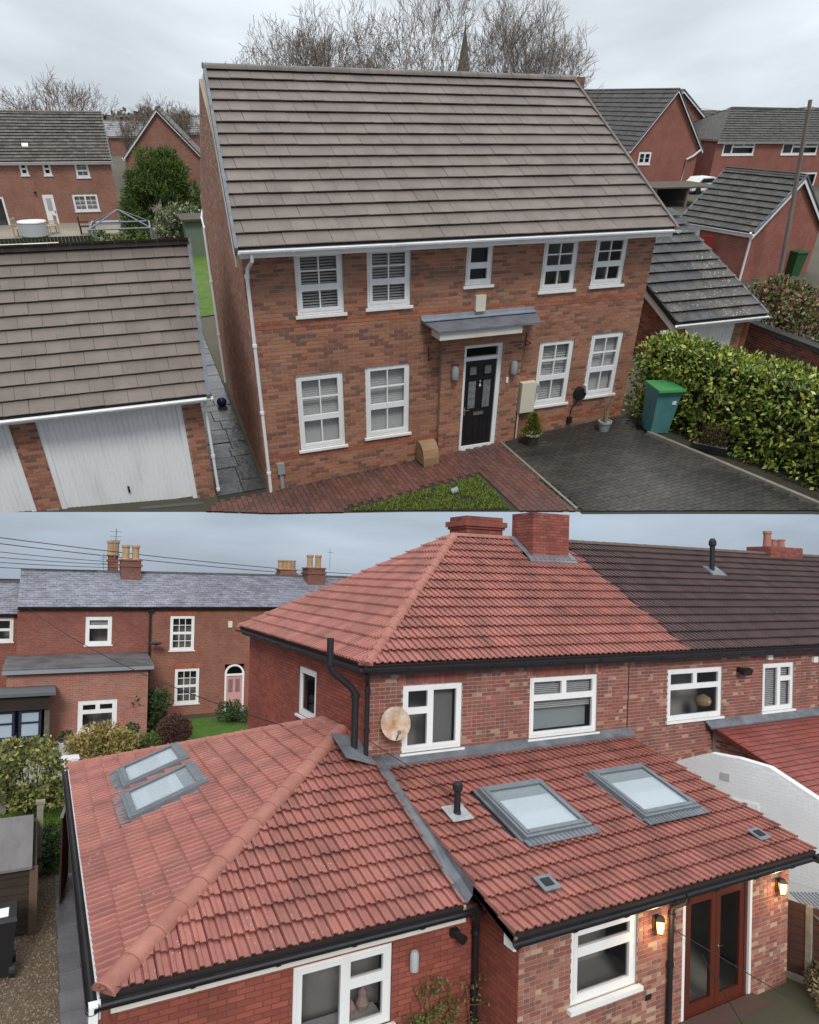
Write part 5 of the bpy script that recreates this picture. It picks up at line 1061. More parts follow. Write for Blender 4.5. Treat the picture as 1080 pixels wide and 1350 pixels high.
# ---- right extension
XF = WF((5.83, 7.41), (11.75, 7.41)); rx_ = lambda x: x - 5.83
WX = (6.76, 8.06, .93, 2.04); DX = (9.05, 10.75, .02, 2.03)
wall(T, 'lean_to_extension_wall', XF, 0, 2.25, [(rx_(a), rx_(b), c, d) for a, b, c, d in (WX, DX)], mor, brp, nobj=300, keep=lambda f: f[1] > .2, hdr=.42, bl=.205, bh=.071)
wall(T, 'lean_to_extension_side_wall', WF((5.83, 8.35), (5.83, 7.41)), 0, 2.45, [], mred, brs, nobj=60, proud=.004)
wall(T, 'lean_to_extension_side_wall', WF((11.75, 7.41), (11.55, 11.2)), 0, 2.3, [], mor, gable=[(0, 2.3), (3.79, 2.3), (3.79, 3.3)])
e1, e2, e3, e4 = V((5.52, 7.12, 2.35)), V((12.08, 7.12, 2.35)), V((11.76, 11.19, 3.5)), V((5.52, 11.19, 3.5))
xV = V((0, 4.07, 1.15)).normalized(); xU = V((1, 0, 0)); xN = xU.cross(xV); L2 = lambda y: (y - 7.12) / xV.y
RW = [(6.85, 8.22, L2(8.62), L2(10.0)), (9.40, 10.82, L2(8.55), L2(10.0))]
xroof = tiles(T, 'lean_to_extension_roof', [e1, e2, e3, e4], e1, xU, xV, .335, .30, tr, under, [(e1, V((-1, 0, 0))), vplane(e2, e3, (8, 9, 0))], prof=ROMAN, th=.062, roll=.038, nobj=300, bond=0, holes=[(a - 5.52, b - 5.52, c, d) for a, b, c, d in RW])
for a, b_, c, d in RW: rooflight(T, e1, xU, xV, xN, a - 5.52, b_ - 5.52, c, d, xroof)
b = MB(); vs = []; ys = [8.07, 8.6, 9.2, 9.8, 10.4, 11.0, 11.6]
for y_ in ys:                                       # lead dressed from the left slope up to the right verge
    zl, zr_ = 2.35 + (y_ - 8.08) * .4156, 2.35 + (y_ - 7.12) * .2826
    vs += [(5.30, y_, zl + .108), (5.35, y_, zl + .06), (5.42, y_, zl + .05), (5.50, y_, max(zl + .06, min(zr_ - .02, zl + .14))), (5.515, y_, max(zl + .08, zr_ + .02))]
b.add(vs, [(5 * i_ + k_, 5 * i_ + k_ + 1, 5 * i_ + k_ + 6, 5 * i_ + k_ + 5) for i_ in range(len(ys) - 1) for k_ in range(4)])
T.part('lead_valley', b, mat('dark_lead', (.09, .097, .11), (.17, .18, .2), rough=.4, ns=4, spec=.5, metal=.2, bump=.3, bs=8))
b = MB(); b.obox(e1 + V((.0, .0, -.11)), V((.04, 0, 0)), e4 - e1, xN * .1); T.part('verge_board', b, mat('brown_timber', (.22, .13, .08), rough=.8))
b = MB(); b.prism([(5.5, 11.02, 3.50), (11.8, 11.02, 3.50), (11.8, 11.19, 3.60), (5.5, 11.19, 3.60)], (0, -.01, .07)); b.box((5.5, 11.165, 3.62), (11.8, 11.188, 3.70)); T.part('lead_flashing', b, lead)
b = MB(); b.box((5.62, 7.36, 2.06), (11.85, 7.405, 2.28)); b.box((5.6, 7.2, 2.255), (11.9, 7.4, 2.28)); b.box((5.58, 7.2, 2.1), (5.62, 7.42, 2.31)); T.part('lean_to_extension_fascia', b, upvc)
gutter(T, (5.48, 7.04, 2.31), (12.15, 7.04, 2.31), blkg, .065)
b = MB(); b.box((11.95, 6.98, 2.2), (12.12, 7.12, 2.3)); T.part('gutter_outlet', b, blkg)
window(T, XF, rx_(WX[0]), rx_(WX[1]), WX[2], WX[3], [(0, 1, .68, 1, 1, 1), (0, 1, 0, .68, 1, 1)], upvc, glass, rec=.03, t=.07, st=.07)
b = MB(); XF.box(b, rx_(WX[0]) - .06, rx_(WX[1]) + .06, 0, .09, .86, .925); T.part('deep_sill', b, upvc)
b = MB(); p = XF.pt(rx_(6.95), -.3, .95); b.tube([p, p + V((0, 0, .3)), p + V((.08, 0, .36)), p + V((.16, 0, .3))], .014, 6); T.part('kitchen_tap', b, greyal)
pipe(T, [(8.75, 7.05, 2.28), (8.75, 7.1, 2.15), (8.72, 7.33, 1.98), (8.72, 7.34, 1.9), (8.70, 7.34, 0)], blkp, .042, 'downpipe', [(8.71, 7.34, 1.1), (8.72, 7.34, 1.85)], n=10)
b = MB(); XF.box(b, rx_(8.25), rx_(8.38), 0, .012, .62, .70); T.part('air_brick', b, blkp)
# french doors
dw = mat('mahogany_upvc', (.12, .028, .016), (.09, .022, .014), rough=.4, ns=(6, 6, .8))
f = MB(); u0, u1, z0, z1 = rx_(DX[0]) + .06, rx_(DX[1]) - .06, DX[2], DX[3]; 
for q in ((u0, u0 + .07, z0, z1), (u1 - .07, u1, z0, z1), (u0 + .07, u1 - .07, z1 - .07, z1), (u0 + .07, u1 - .07, z0, z0 + .07)): XF.box(f, q[0], q[1], -.12, -.03, q[2], q[3])
fd = T.part('french_door', f, dw); mid = (u0 + u1) / 2
for a, c in ((u0 + .075, mid - .004), (mid + .004, u1 - .075)):
    b = MB(); w = .11
    for q in ((a, a + w, z0 + .075, z1 - .075), (c - w, c, z0 + .075, z1 - .075), (a + w, c - w, z1 - .075 - w, z1 - .075), (a + w, c - w, z0 + .075, z0 + .075 + w * 1.4)): XF.box(b, q[0], q[1], -.1, -.04, q[2], q[3])
    T.part('door_leaf', b, dw, fd); b = MB(); XF.box(b, a + w, c - w, -.075, -.068, z0 + .07 + w * 1.4, z1 - .075 - w); T.part('pane', b, glass, fd)
b = MB(); XF.box(b, mid + .03, mid + .06, -.04, -.02, .98, 1.12); XF.box(b, mid + .03, mid + .14, -.02, -.005, 1.03, 1.05); T.part('door_handle', b, mat('chrome', (.7, .7, .7), rough=.2, metal=1), fd)
b = MB(); XF.box(b, rx_(DX[0]), u0 - .002, -.1, .012, .02, 2.03); XF.box(b, u1 + .002, rx_(DX[1]), -.1, .012, .02, 2.03); T.part('white_trim', b, upvc, fd)
b = MB(); b.box((9.0, 7.1, 0), (10.8, 7.4, .08)); T.part('door_step', b, mat('dark_brick_step', (.09, .055, .045), rough=.9))
# pale room behind the doors and the window
b = MB(); b.box((8.6, 7.7, .005), (11.4, 11.0, .012)); T.part('room_floor', b, mat('pale_floor', (.6, .55, .48), rough=.4)); b = MB(); b.box((9.3, 8.6, .01), (10.2, 9.3, .9)); b.box((6.1, 7.75, .01), (8.4, 8.3, .88)); T.part('kitchen_units', b, mat('pale_units', (.5, .48, .45), rough=.4))
# lit wall lamps
lampm = mat('lamp_iron', (.06, .045, .035), rough=.5); warm = mat('lit_lamp_glass', (1., .75, .4), emit=((1., .42, .09), 3.2), rough=.4)
for x in (8.42, 11.42):
    c = XF.pt(rx_(x), .11, 1.66); b = MB(); b.obox(XF.pt(rx_(x) - .05, 0, 1.66), XF.u * .1, XF.n * .02, V((0, 0, .24))); b.lathe(c, [(.09, .19), (.10, .2), (.06, .25), (.0, .28)], 4); b.lathe(c, [(.05, -.02), (.06, .0)], 4)
    for k in range(4): t = math.pi / 2 * k; b.tube([c + V((.06 * math.cos(t), .06 * math.sin(t), 0)), c + V((.09 * math.cos(t), .09 * math.sin(t), .19))], .008, 4)
    b.tube([XF.pt(rx_(x), .01, 1.8), XF.pt(rx_(x), .05, 1.92), c + V((0, 0, .26))], .01, 5); lm = T.part('wall_lantern', b, lampm)
    b = MB(); b.lathe(c, [(.05, .005), (.078, .185)], 4); T.part('lit_glass', b, warm, lm)
    pl_ = bpy.data.lights.new('lantern_light', 'POINT'); pl_.energy = 9; pl_.color = (1, .62, .28); pl_.shadow_soft_size = .06; po = bpy.data.objects.new('lantern_light', pl_); link(po); po.location = c + V((0, -.14, .08))
# roof details
def P3(u, v, n): return e1 + xU * u + xV * v + xN * n
T2 = Thing('vent_pipe', 'black capped flue pipe on lead collar rising from the red extension roof', 'flue pipe', P3(.59, L2(9.48), .03))
b = MB(); c = P3(.59, L2(9.48), .04); b.tube([c, c + V((0, 0, .42))], .055, 14); b.tube([c, c + V((0, 0, .1))], [.085, .06], 14); T2.part('pipe', b, blkp, smooth=True); b = MB(); b.lathe(c + V((0, 0, .42)), [(.055, 0), (.085, .03), (.085, .12), (.06, .15)], 14); T2.part('cowl', b, blkp); b = MB(); b.obox(P3(.40, L2(9.3), .098), xU * .4, xV * .42, xN * .012); T2.part('lead_collar', b, mat('pale_lead', (.4, .4, .4), (.25, .26, .27), rough=.6, ns=9))
for u, yy in ((1.0, 7.68), (5.72, 7.62)):
    b = MB(); b.obox(P3(u - .13, L2(yy) - .1, .09), xU * .3, xV * .3, xN * .022); vt = T.part('tile_vent', b, greyal); b = MB(); b.obox(P3(u - .06, L2(yy) - .02, .113), xU * .16, xV * .15, xN * .012); T.part('grille', b, blkp, vt)
# ---- neighbour with brown roof ---------------------------------------------
T = Thing('brown_roofed_house', 'adjoining brick terrace house with dark brown tiled roof', 'house', (18, 14.8, 0))
NF = WF((12.4, 11.2), (27, 11.2)); nx_ = lambda x: x - 12.4
N3 = (12.99, 14.92, 3.72, 4.945); N4 = (16.5, 17.82, 3.70, 4.945)
wall(T, 'front_wall', NF, 0, 5.28, [(nx_(a), nx_(b), c, d) for a, b, c, d in (N3, N4)], mor, brm, nobj=300, keep=lambda f: f[1] > 3.4 and f[0] < 6.5, hdr=.3)
wall(T, 'rear_wall', WF((27, 18.9), (12.4, 18.9)), 0, 5.28, [], mor); wall(T, 'end_wall', WF((27, 11.2), (27, 18.9)), 0, 5.28, [], mor)
n2, n3_ = V((27.3, 10.88, 5.39)), V((27.3, 14.85, 8.03))
nroof = tiles(T, 'front_roof', [br, n2, n3_, rr], br, (1, 0, 0), V((0, 3.97, 2.64)), .335, .30, tdk, under, [vplane(br, rr, (20, 12, 0)), (n2, V((1, 0, 0)))], prof=ROMAN, th=.06, roll=.036, nobj=300, bond=0)
b = MB(); b.prism([rr, n3_, (27.3, 19.2, 5.39), (13.0, 19.2, 5.39)], (0, 0, -.08)); T.part('rear_roof', b, tdk)
ridge(T, nroof, rr + V((.02, 0, .03)), n3_ + V((0, 0, .03)), mat('weathered_ridge', (.13, .09, .08), (.09, .075, .06), rough=.85, ns=4), r=.12, ln=.42)
b = MB(); b.box((13.22, 10.95, 5.26), (27, 11.19, 5.3)); b.box((13.22, 10.93, 5.2), (27, 10.952, 5.36)); T.part('fascia', b, blkg); gutter(T, (13.28, 10.83, 5.34), (27, 10.83, 5.34), blkg, .065)
window(T, NF, nx_(N3[0]), nx_(N3[1]), N3[2], N3[3], CAS2, upvc, glass, rec=.03, st=.065, t=.06)
window(T, NF, nx_(N4[0]), nx_(N4[1]), N4[2], N4[3], [(0, .54, 0, 1, 1, 1), (.54, 1, .68, 1, 1, 1), (.54, 1, 0, .68, 1, 1)], upvc, glass, rec=.03, st=.065, t=.06, blind=(blindm, 1, 0, .05))
b = MB(); b.lathe((14.55, 11.45, 3.9), [(.02, 0), (.17, .08), (.2, .17), (.17, .26), (.02, .34)], 16); T.part('window_ornament', b, mat('ochre_dish', (.45, .33, .17), rough=.6))
b = MB(); c = NF.pt(nx_(15.55), .0, 4.82); NF.box(b, nx_(15.45), nx_(15.55), 0, .08, 4.78, 4.9); b.obox(NF.pt(nx_(15.4), .1, 4.76), V((.32, 0, 0)), V((0, -.14, -.04)), V((0, -.05, .14))); T.part('floodlight', b, blkp)
for x, z in ((16.62, 5.05), (18.6, 4.9)): b = MB(); NF.box(b, nx_(x), nx_(x + .2), 0, .07, z, z + .16); T.part('alarm_box', b, upvc)
pipe(T, [(19.0, 10.85, 5.28), (19.0, 11.1, 5.05), (19.0, 11.12, 3.6)], blkp, .05, 'downpipe', [(19, 11.12, 4.4)], n=10)
T2 = Thing('roof_vent_pipe', 'short black vent pipe standing on the dark brown roof', 'flue pipe', (17.75, 13.75, 7.32)); b = MB(); b.tube([(17.75, 13.75, 7.25), (17.75, 13.75, 8.1)], .075, 12); T2.part('pipe', b, blkp); b = MB(); b.lathe((17.75, 13.75, 8.1), [(.075, 0), (.11, .04), (.11, .15), (.06, .24)], 12); T2.part('cowl', b, blkp); b = MB(); b.prism([(17.5, 13.5, 7.19), (18.1, 13.5, 7.19), (18.1, 13.9, 7.455), (17.5, 13.9, 7.455)], (0, -.02, .05)); T2.part('lead_collar', b, lead)
ch = chimney(T, 21.8, 23.6, 14.6, 15.5, 7.4, 8.3, chb, mred, corbel=False)
for x, h in ((22.2, .55), (22.55, .28), (22.95, .3)): b = MB(); b.lathe((x, 15.0, 8.3), [(.14, 0), (.12, h * .8), (.15, h * .85), (.14, h)], 12); T.part('chimney_pot', b, hipm, ch)
b = MB(); b.tube([(23.9, 15, 8.0), (24.3, 15, 8.7)], .012, 4); T.part('aerial', b, greyal, ch)
# neighbour's rear extension: white side wall, red roof
T = Thing('white_extension', 'white painted brick side extension with smooth red tiled lean-to roof', 'extension', (15.5, 9.2, 0))
WW = WF((13.35, 11.19), (14.45, 7.0)); wpm = mat('white_painted_brick', (.80, .81, .82), (.70, .71, .72), rough=.6, ns=1.2, bump=.2); wp2 = mat('white_paint_joint', (.70, .71, .72), rough=.8)
WT = [(0, 2.77), (.24, 2.88), (.8, 3.12), (1.42, 3.13), (2.05, 3.07), (3.0, 2.62), (WW.L, 1.98)]
# the side wall faces the camera: courses of painted brick below a raked top
b = MB(); b.prism([WW.pt(0, 0, 0), WW.pt(WW.L, 0, 0), *[WW.pt(u_, 0, z_) for u_, z_ in WT[::-1]]][::-1], -WW.n * .2); w = T.part('side_wall', b, wp2)
rest = MB(); z = .8; r = 0
def wtop(u):
    for (a_, za), (b_, zb) in zip(WT, WT[1:]):
        if a_ <= u <= b_ + 1e-6: return za + (zb - za) * (u - a_) / (b_ - a_)
    return 0
k = 0
while z < 3.1:
    u = -.11 * (r % 2)
    while u < WW.L:
        p, q = max(0, u), min(WW.L, u + .216)
        if z + .068 < min(wtop(p), wtop(q)) and q - p > .03:
            if k < 300 and z > 1.6: bb = MB(); WW.box(bb, p, q, 0, .005, z, z + .066); T.part('brick', bb, wpm, w); k += 1
            else: WW.box(rest, p, q, 0, .005, z, z + .066)
        u += .225
    z += .075; r += 1
T.part('painted_brickwork', rest, wpm, w, kind='stuff')
b = MB(); WW.box(b, 1.02, 1.22, .004, .02, 2.58, 2.74); T.part('air_brick', b, mat('air_brick_grey', (.42, .42, .42), rough=.8, speck=((.05, .05, .05), 40, .35)))
b = MB(); WW.box(b, 1.3, 1.85, .004, .03, 2.05, 2.22); T.part('pipe_boxing', b, wpm)
v1, v2, v3, v4 = V((14.5, 11.18, 3.50)), V((14.5, 6.6, 1.85)), V((22, 6.6, 1.85)), V((22, 11.18, 3.50))
tsm = mat('smooth_red_tile', (.28, .075, .058), (.2, .055, .046), rough=.45, ns=2, vary=.12, bump=.2, spec=.45)
rf = tiles(T, 'lean_to_roof', [v2, v3, v4, v1], v2, (1, 0, 0), V((0, v1.y - v2.y, v1.z - v2.z)), .17, .28, tsm, under, [vplane(v1, v2, (18, 9, 0)), (v3, V((1, 0, 0)))], th=.022, nobj=300, bond=.5)
b = MB(); b.obox(v2 + V((-.05, 0, -.08)), V((.05, 0, 0)), v1 - v2, V((0, 0, .12))); T.part('verge_board', b, mat('dark_red_verge', (.12, .025, .02), rough=.6))
b = MB(); b.prism([(14.3, 11.0, 3.47), (20, 11.0, 3.47), (20, 11.185, 3.62), (14.3, 11.185, 3.62)], (0, -.01, .04)); T.part('lead_flashing', b, lead)
ws = WF((14.60, 11.19), (14.60, 7.0)); b = MB(); b.prism([ws.pt(0, 0, 0), ws.pt(ws.L, 0, 0), ws.pt(ws.L, 0, 1.88), ws.pt(0, 0, 3.38)], -ws.n * .2); 
w = T.part('inner_wall', b, mor); wall(T, 'inner_wall_brick', WF((14.59, 11.19), (14.59, 7.0)), 2.0, 2.05, [], mor, brm, gable=[(0, 2.05), (4.2, 2.05), (.01, 3.36)], thick=.02)
# ---- timber fence, sheet and bush by the french doors
T = Thing('timber_fence', 'dark brown timber fence with concrete post beside the french doors', 'fence', (12.2, 7.0, 0)); fb = mat('dark_red_timber', (.08, .035, .025), (.055, .028, .022), rough=.85, ns=(2, 2, 8))
for i in range(9): b = MB(); b.obox((11.88, 7.6, .12 + i * .14), (.55, -1.9, 0), (.03, .01, 0), (0, 0, .13)); T.part('rail_board', b, fb)
b = MB(); b.obox((11.97, 7.12, 0), (.1, 0, 0), (0, .1, 0), (0, 0, 1.38)); T.part('post', b, mat('concrete_post', (.3, .27, .22), (.2, .18, .15), rough=.95, ns=6))
b = MB(); b.obox((11.86, 7.62, 0), (.55, -1.9, 0), (.05, .02, 0), (0, 0, .12)); T.part('gravel_board', b, MATS['concrete_post'])
b = MB()
for i in range(16): b.obox(V((12.1, 7.6, 1.42)) + V((.06, -.03, 0)) * i, V((.035, -.01, 0)), V((-.1, -.6, -.22)), V((0, 0, .02)))
single('corrugated_sheet', 'grey corrugated sheet lying on top of the dark timber fence', 'sheet', (12.4, 7.3, 1.4), b, greyal)
L_ = [((11.5 + random.uniform(-.4, .9), 6.75 + random.uniform(-.35, .3), .1 + random.uniform(0, .35)), (.3, .3, .25)) for _ in range(9)]
brn = mat('winter_twig_leaf', (.12, .1, .05), ramp=[(2, (.06, .06, .025)), (2, (.13, .1, .05)), (1, (.2, .15, .08))])
shrub('winter_bush', 'scruffy brown and green winter bush at the foot of the timber fence', (11.8, 6.7, 0), L_, 2600, .08, .02, brn, stem=.015)
# climbing plant on the red wall
T = Thing('climbing_rose', 'straggly climbing plant with green shoots against the smooth red brick wall', 'climber', (5.2, 8.2, 0)); s = MB(); lf = MB(); 
for _ in range(90):
    x = random.uniform(4.55, 5.75); z = random.uniform(.2, 1.2); p = V((x, 8.25, z)); d = V((random.uniform(-.8, .8), random.uniform(-.35, 0), random.uniform(-.1, .6))); pts = [p, p + d * .22 + rdir() * .03, p + d * .42 + rdir() * .06]; s.tube(pts, [.006, .005, .002], 4, cap=False)
    for _ in range(13 if x < 5.15 else 5):
        q = pts[1].lerp(pts[2], random.random()) + rdir() * .05; q.y = min(q.y, 8.3); e = (rdir() + V((0, -.6, .2))).normalized(); lf.leaf(q, e, e.cross(rdir()).normalized(), .06, .018)
for x in (4.7, 5.0, 5.3, 5.6): s.tube([(x, 8.28, 0), (x + .03, 8.26, .6), (x - .05, 8.26, 1.1)], [.015, .011, .006], 5, cap=False)
T.part('stems', s, mat('thorny_stem', (.13, .09, .05), rough=.9)); T.part('leaves', lf, mat('rose_leaf', (.1, .15, .03), ramp=[(2, (.06, .12, .02)), (2, (.12, .17, .03)), (1, (.18, .1, .05))]))
# ---- the older brick terrace across the gardens -----------------------------
old = mat('old_terrace_brick', (.29, .082, .06), (.2, .062, .048), rough=.92, brick=(.225, .075, .012, (.2, .13, .1)), ns=.9, bump=.3, bs=30)
oldp = mat('pale_terrace_brick', (.42, .17, .125), (.34, .105, .076), rough=.92, brick=(.225, .075, .012, (.34, .25, .2)), ns=.7, bump=.3, bs=30)
oldb = mat('brown_terrace_brick', (.31, .10, .07), (.22, .075, .055), rough=.92, brick=(.225, .075, .012, (.25, .17, .12)), ns=.9, bump=.3, bs=30)
slate = mat('wet_blue_slate', (.20, .21, .26), (.30, .315, .37), rough=.3, ns=2.5, vary=.16, spec=.6, bump=.2, damp=((.13, .12, .125), 1.1, .35))
potm = mat('buff_chimney_pot', (.42, .29, .16), (.33, .21, .12), rough=.85, ns=5)
white = upvc
def terrace(label, x0, x1, y0, y1, ze, zr, wallm, ops, group='old brick terrace houses across the gardens', slate_obj=200):
    T = Thing('terrace_house', label, 'house', ((x0 + x1) / 2, (y0 + y1) / 2, 0), group)
    f = WF((x0, y0), (x1, y0)); wall(T, 'front_wall', f, 0, ze, [(a - x0, b - x0, c, d) for a, b, c, d in ops], wallm)
    D = y1 - y0
    for P, Q in (((x1, y0), (x1, y1)), ((x0, y1), (x0, y0))): wall(T, 'party_wall', WF(P, Q), 0, ze, [], wallm, gable=[(0, ze), (D, ze), (D / 2, zr - .1)])
    wall(T, 'rear_wall', WF((x1, y1), (x0, y1)), 0, ze, [], wallm)
    a, b, c, d = V((x0, y0 - .2, ze - .02)), V((x1, y0 - .2, ze - .02)), V((x1, (y0 + y1) / 2, zr)), V((x0, (y0 + y1) / 2, zr))
    r = tiles(T, 'slate_roof', [a, b, c, d], a, (1, 0, 0), d - a, .24, .30, slate, under, [(a, V((-1, 0, 0))), (b, V((1, 0, 0)))], th=.014, nobj=slate_obj, tname='slate', gap=.008, jit=.012)
    m_ = MB(); m_.prism([d, c, (x1, y1 + .2, ze), (x0, y1 + .2, ze)], (0, 0, -.08)); T.part('rear_roof', m_, slate)
    ridge(T, r, d + V((0, 0, .02)), c + V((0, 0, .02)), mat('dark_ridge', (.07, .065, .06), (.11, .1, .09), rough=.85, ns=4), r=.12, ln=.45)
    gutter(T, (x0, y0 - .25, ze - .04), (x1, y0 - .25, ze - .04), blkg, .07)
    return T, f
def pots(T, par, x0, x1, y, z, n, h=.6):
    for i in range(n): b = MB(); x = x0 + (x1 - x0) * (i + .5) / n; b.lathe((x, y, z), [(.21, 0), (.17, h * .12), (.165, h * .8), (.205, h * .85), (.195, h)], 12); T.part('chimney_pot', b, potm, par)
stackm = mat('sooty_brick', (.24, .085, .062), (.12, .055, .045), rough=.92, brick=(.225, .075, .012, (.16, .11, .09)), ns=1.2)
def stack(T, x0, x1, y0, y1, z0, z1, n, h=.72, m=None):
    b = MB(); b.box((x0, y0, z0), (x1, y1, z1)); b.box((x0 - .06, y0 - .06, z1 - .3), (x1 + .06, y1 + .06, z1 - .18)); b.box((x0 - .05, y0 - .05, z1), (x1 + .05, y1 + .05, z1 + .07)); c = T.part('chimney', b, m or stackm)
    pots(T, c, x0, x1, (y0 + y1) / 2, z1 + .07, n, h); q = MB(); q.box((x0 - .08, y0 - .05, z0 - .05), (x1 + .08, y0 - .01, z0 + .35)); T.part('lead_flashing', q, lead, c); return c
R1 = [(1.82, 2.92, 3.47, 4.76)]; 
T, f1 = terrace('old dark red brick terrace house with tall chimney and low flat-roofed rear wing', -.85, 4.5, 34, 41, 5.22, 6.78, old, R1)
window(T, f1, 1.82 + .85, 2.92 + .85, 3.47, 4.76, [(0, 1, .66, 1, 1, 1), (0, 1, 0, .66, 1, 1)], white, glass, rec=.03, t=.09, st=.08, blind=(blindm, 1, .66, .06))
c = stack(T, 3.5, 4.42, 36.6, 37.5, 5.95, 7.36, 2); stack(T, 3.05, 3.5, 38.3, 39.0, 6.2, 7.6, 2, m=oldb)
b = MB(); b.tube([(3.3, 38, 7.5), (3.35, 38, 9.0)], .02, 4)
for z in (8.85, 8.6, 8.4): b.tube([(3.05, 38, z), (3.6, 38, z)], .012, 4)
T.part('aerial', b, greyal)
b = MB(); b.tube([(2.75, 37.5, 6.9), (2.75, 37.5, 7.7)], .015, 4)
for i in range(5): b.tube([(2.6, 37.5, 7.2 + i * .1), (2.9, 37.5, 7.2 + i * .1)], .012, 4)
T.part('aerial', b, greyal)
# rear wing of that house, single storey with lead roof
wg = WF((-1.05, 30.0), (4.02, 30.0)); wo_ = [(1.42, 2.86, .42, 1.68)]
wall(T, 'rear_wing_wall', wg, 0, 2.94, [(a + 1.05, b_ + 1.05, z0, z1) for a, b_, z0, z1 in wo_], oldp); wall(T, 'rear_wing_side_wall', WF((4.02, 30.0), (4.4, 34)), 0, 2.85, [], oldb); wall(T, 'rear_wing_side_wall', WF((-1.05, 34), (-1.05, 30)), 0, 2.85, [], oldp)
b = MB(); b.prism([(-1.2, 29.75, 2.96), (4.2, 29.75, 2.96), (4.45, 33.95, 3.0), (-1.2, 33.95, 3.0)], (0, 0, .1)); T.part('rear_wing_roof', b, mat('dark_lead_roof', (.07, .07, .07), (.14, .14, .15), rough=.55, ns=1.5))
b = MB(); b.box((-1.2, 29.72, 2.86), (4.2, 29.78, 3.0)); T.part('wing_gutter', b, mat('grey_gutter', (.24, .26, .29), rough=.5))
window(T, wg, 1.42 + 1.05, 2.86 + 1.05, .42, 1.68, CAS2, white, glass, rec=.03, t=.1, st=.08)
b = MB()
for i, z in ((0, .95), (1, .85), (2, 1.0)): p = wg.pt(1.85 + 1.05 + i * .33, -.2, z); b.lathe(p, [(.02, 0), (.07, .03), (.02, .06)], 10); b.tube([p, p + V((0, 0, .5))], .006, 4)
T.part('hanging_ornament', b, greyal)
b = MB(); wg.box(b, 2.6, 3.8, .01, .2, .18, .34); T.part('window_box', b, mat('grey_wood', (.2, .2, .17), rough=.9))
b = MB(); b.tube([(4.55, 33.85, 5.1), (4.55, 33.85, 0)], .045, 8); b.box((4.42, 33.78, 5.0), (4.68, 33.92, 5.15)); T.part('downpipe', b, blkg)
b = MB(); b.lathe((4.75, 33.3, 3.55), [(.03, -.1), (.28, .0), (.3, .05)], 16); T.part('satellite_dish', b, mat('dark_dish', (.06, .065, .07), rough=.5))
R2 = [(5.48, 6.61, 3.11, 4.77), (5.76, 6.9, .53, 2.23), (8.13, 9.1, 0, 2.35)]
T, f2 = terrace('old brown brick terrace house with white sash windows and pink arched door', 4.5, 16, 34.05, 41, 5.22, 6.78, oldb, R2, slate_obj=300)
for a, b_, z0, z1 in R2[:2]:
    window(T, f2, a - 4.5, b_ - 4.5, z0, z1, [(0, 1, .5, 1, 3, 2), (0, 1, 0, .5, 3, 2)], white, glass, rec=.03, t=.08, st=.06, bar=.03)
    q = MB(); x = a - .1
    while x < b_ + .1: f2.box(q, x - 4.5, x - 4.43, 0, .012, z1 + .01, z1 + .24); x += .08
    T.part('brick_lintel', q, mat('red_rubbed_brick', (.34, .1, .06), vary=.15, rough=.85), kind='stuff')
pinkm = mat('pink_paint', (.56, .3, .29), rough=.45); b = MB(); f2.box(b, 8.23 - 4.5, 9.0 - 4.5, -.1, -.05, .02, 1.75); dr = T.part('pink_door', b, pinkm)
for k, (u0, u1, z0, z1, m_) in enumerate(((8.33, 8.55, .95, 1.6, glass), (8.68, 8.9, .95, 1.6, glass), (8.33, 8.55, .2, .75, pinkm), (8.68, 8.9, .2, .75, pinkm))): b = MB(); f2.box(b, u0 - 4.5, u1 - 4.5, -.05, -.038, z0, z1); T.part('pane' if k < 2 else 'door_panel', b, m_, dr)
b = MB(); f2.box(b, 8.13 - 4.5, 8.225 - 4.5, -.1, .01, 0, 1.95); f2.box(b, 9.005 - 4.5, 9.1 - 4.5, -.1, .01, 0, 1.95); f2.box(b, 8.225 - 4.5, 9.005 - 4.5, -.1, .01, 1.77, 1.87); f2.box(b, 8.1 - 4.5, 9.15 - 4.5, .0, .12, 0, .06)
n = 12; cx_ = 8.615 - 4.5
for i in range(n):
    t0, t1 = math.pi * i / n, math.pi * (i + 1) / n; P = [f2.pt(cx_ + r_ * math.cos(t), .0, 1.88 + r_ * .95 * math.sin(t)) for t, r_ in ((t0, .39), (t0, .485), (t1, .485), (t1, .39))]; b.prism(P, -f2.n * .1)
T.part('door_frame', b, white, dr); b = MB(); b.prism([f2.pt(cx_ + .385 * math.cos(math.pi * i / n), -.06, 1.88 + .37 * math.sin(math.pi * i / n)) for i in range(n + 1)], -f2.n * .01); T.part('fanlight', b, glass, dr)
stack(T, 13.2, 14.2, 36.4, 37.4, 5.8, 7.22, 2); c = stack(T, 12.6, 13.6, 39.6, 40.4, 6.0, 7.1, 4, .55, m=oldb)
b = MB(); f2.box(b, 8.22 - 4.5, 8.42 - 4.5, 0, .07, 4.18, 4.5); T.part('alarm_box', b, cream)
b = MB(); b.tube([(14.7, 37, 7.2), (14.7, 37, 8.4)], .012, 4); b.tube([(14.55, 37, 8.2), (14.9, 37, 8.2)], .01, 4)
for i in range(6): b.tube([(12.55, 37.5, 6.9 + i * .11), (12.85, 37.5, 6.9 + i * .11)], .012, 4)
b.tube([(12.7, 37.5, 6.5), (12.7, 37.5, 7.6)], .014, 4); T.part('aerial', b, greyal)
T, f0 = terrace('far old brick house with grey slate roof beyond the dark red terrace', -9, -.5, 36, 43, 4.8, 6.15, old, [(-1.85, -1.05, 3.5, 4.6)], slate_obj=0)
window(T, f0, 9 - 1.85, 9 - 1.05, 3.5, 4.6, [(0, 1, .5, 1, 1, 1), (0, 1, 0, .5, 1, 1)], white, glass, rec=.03, t=.08, st=.06)
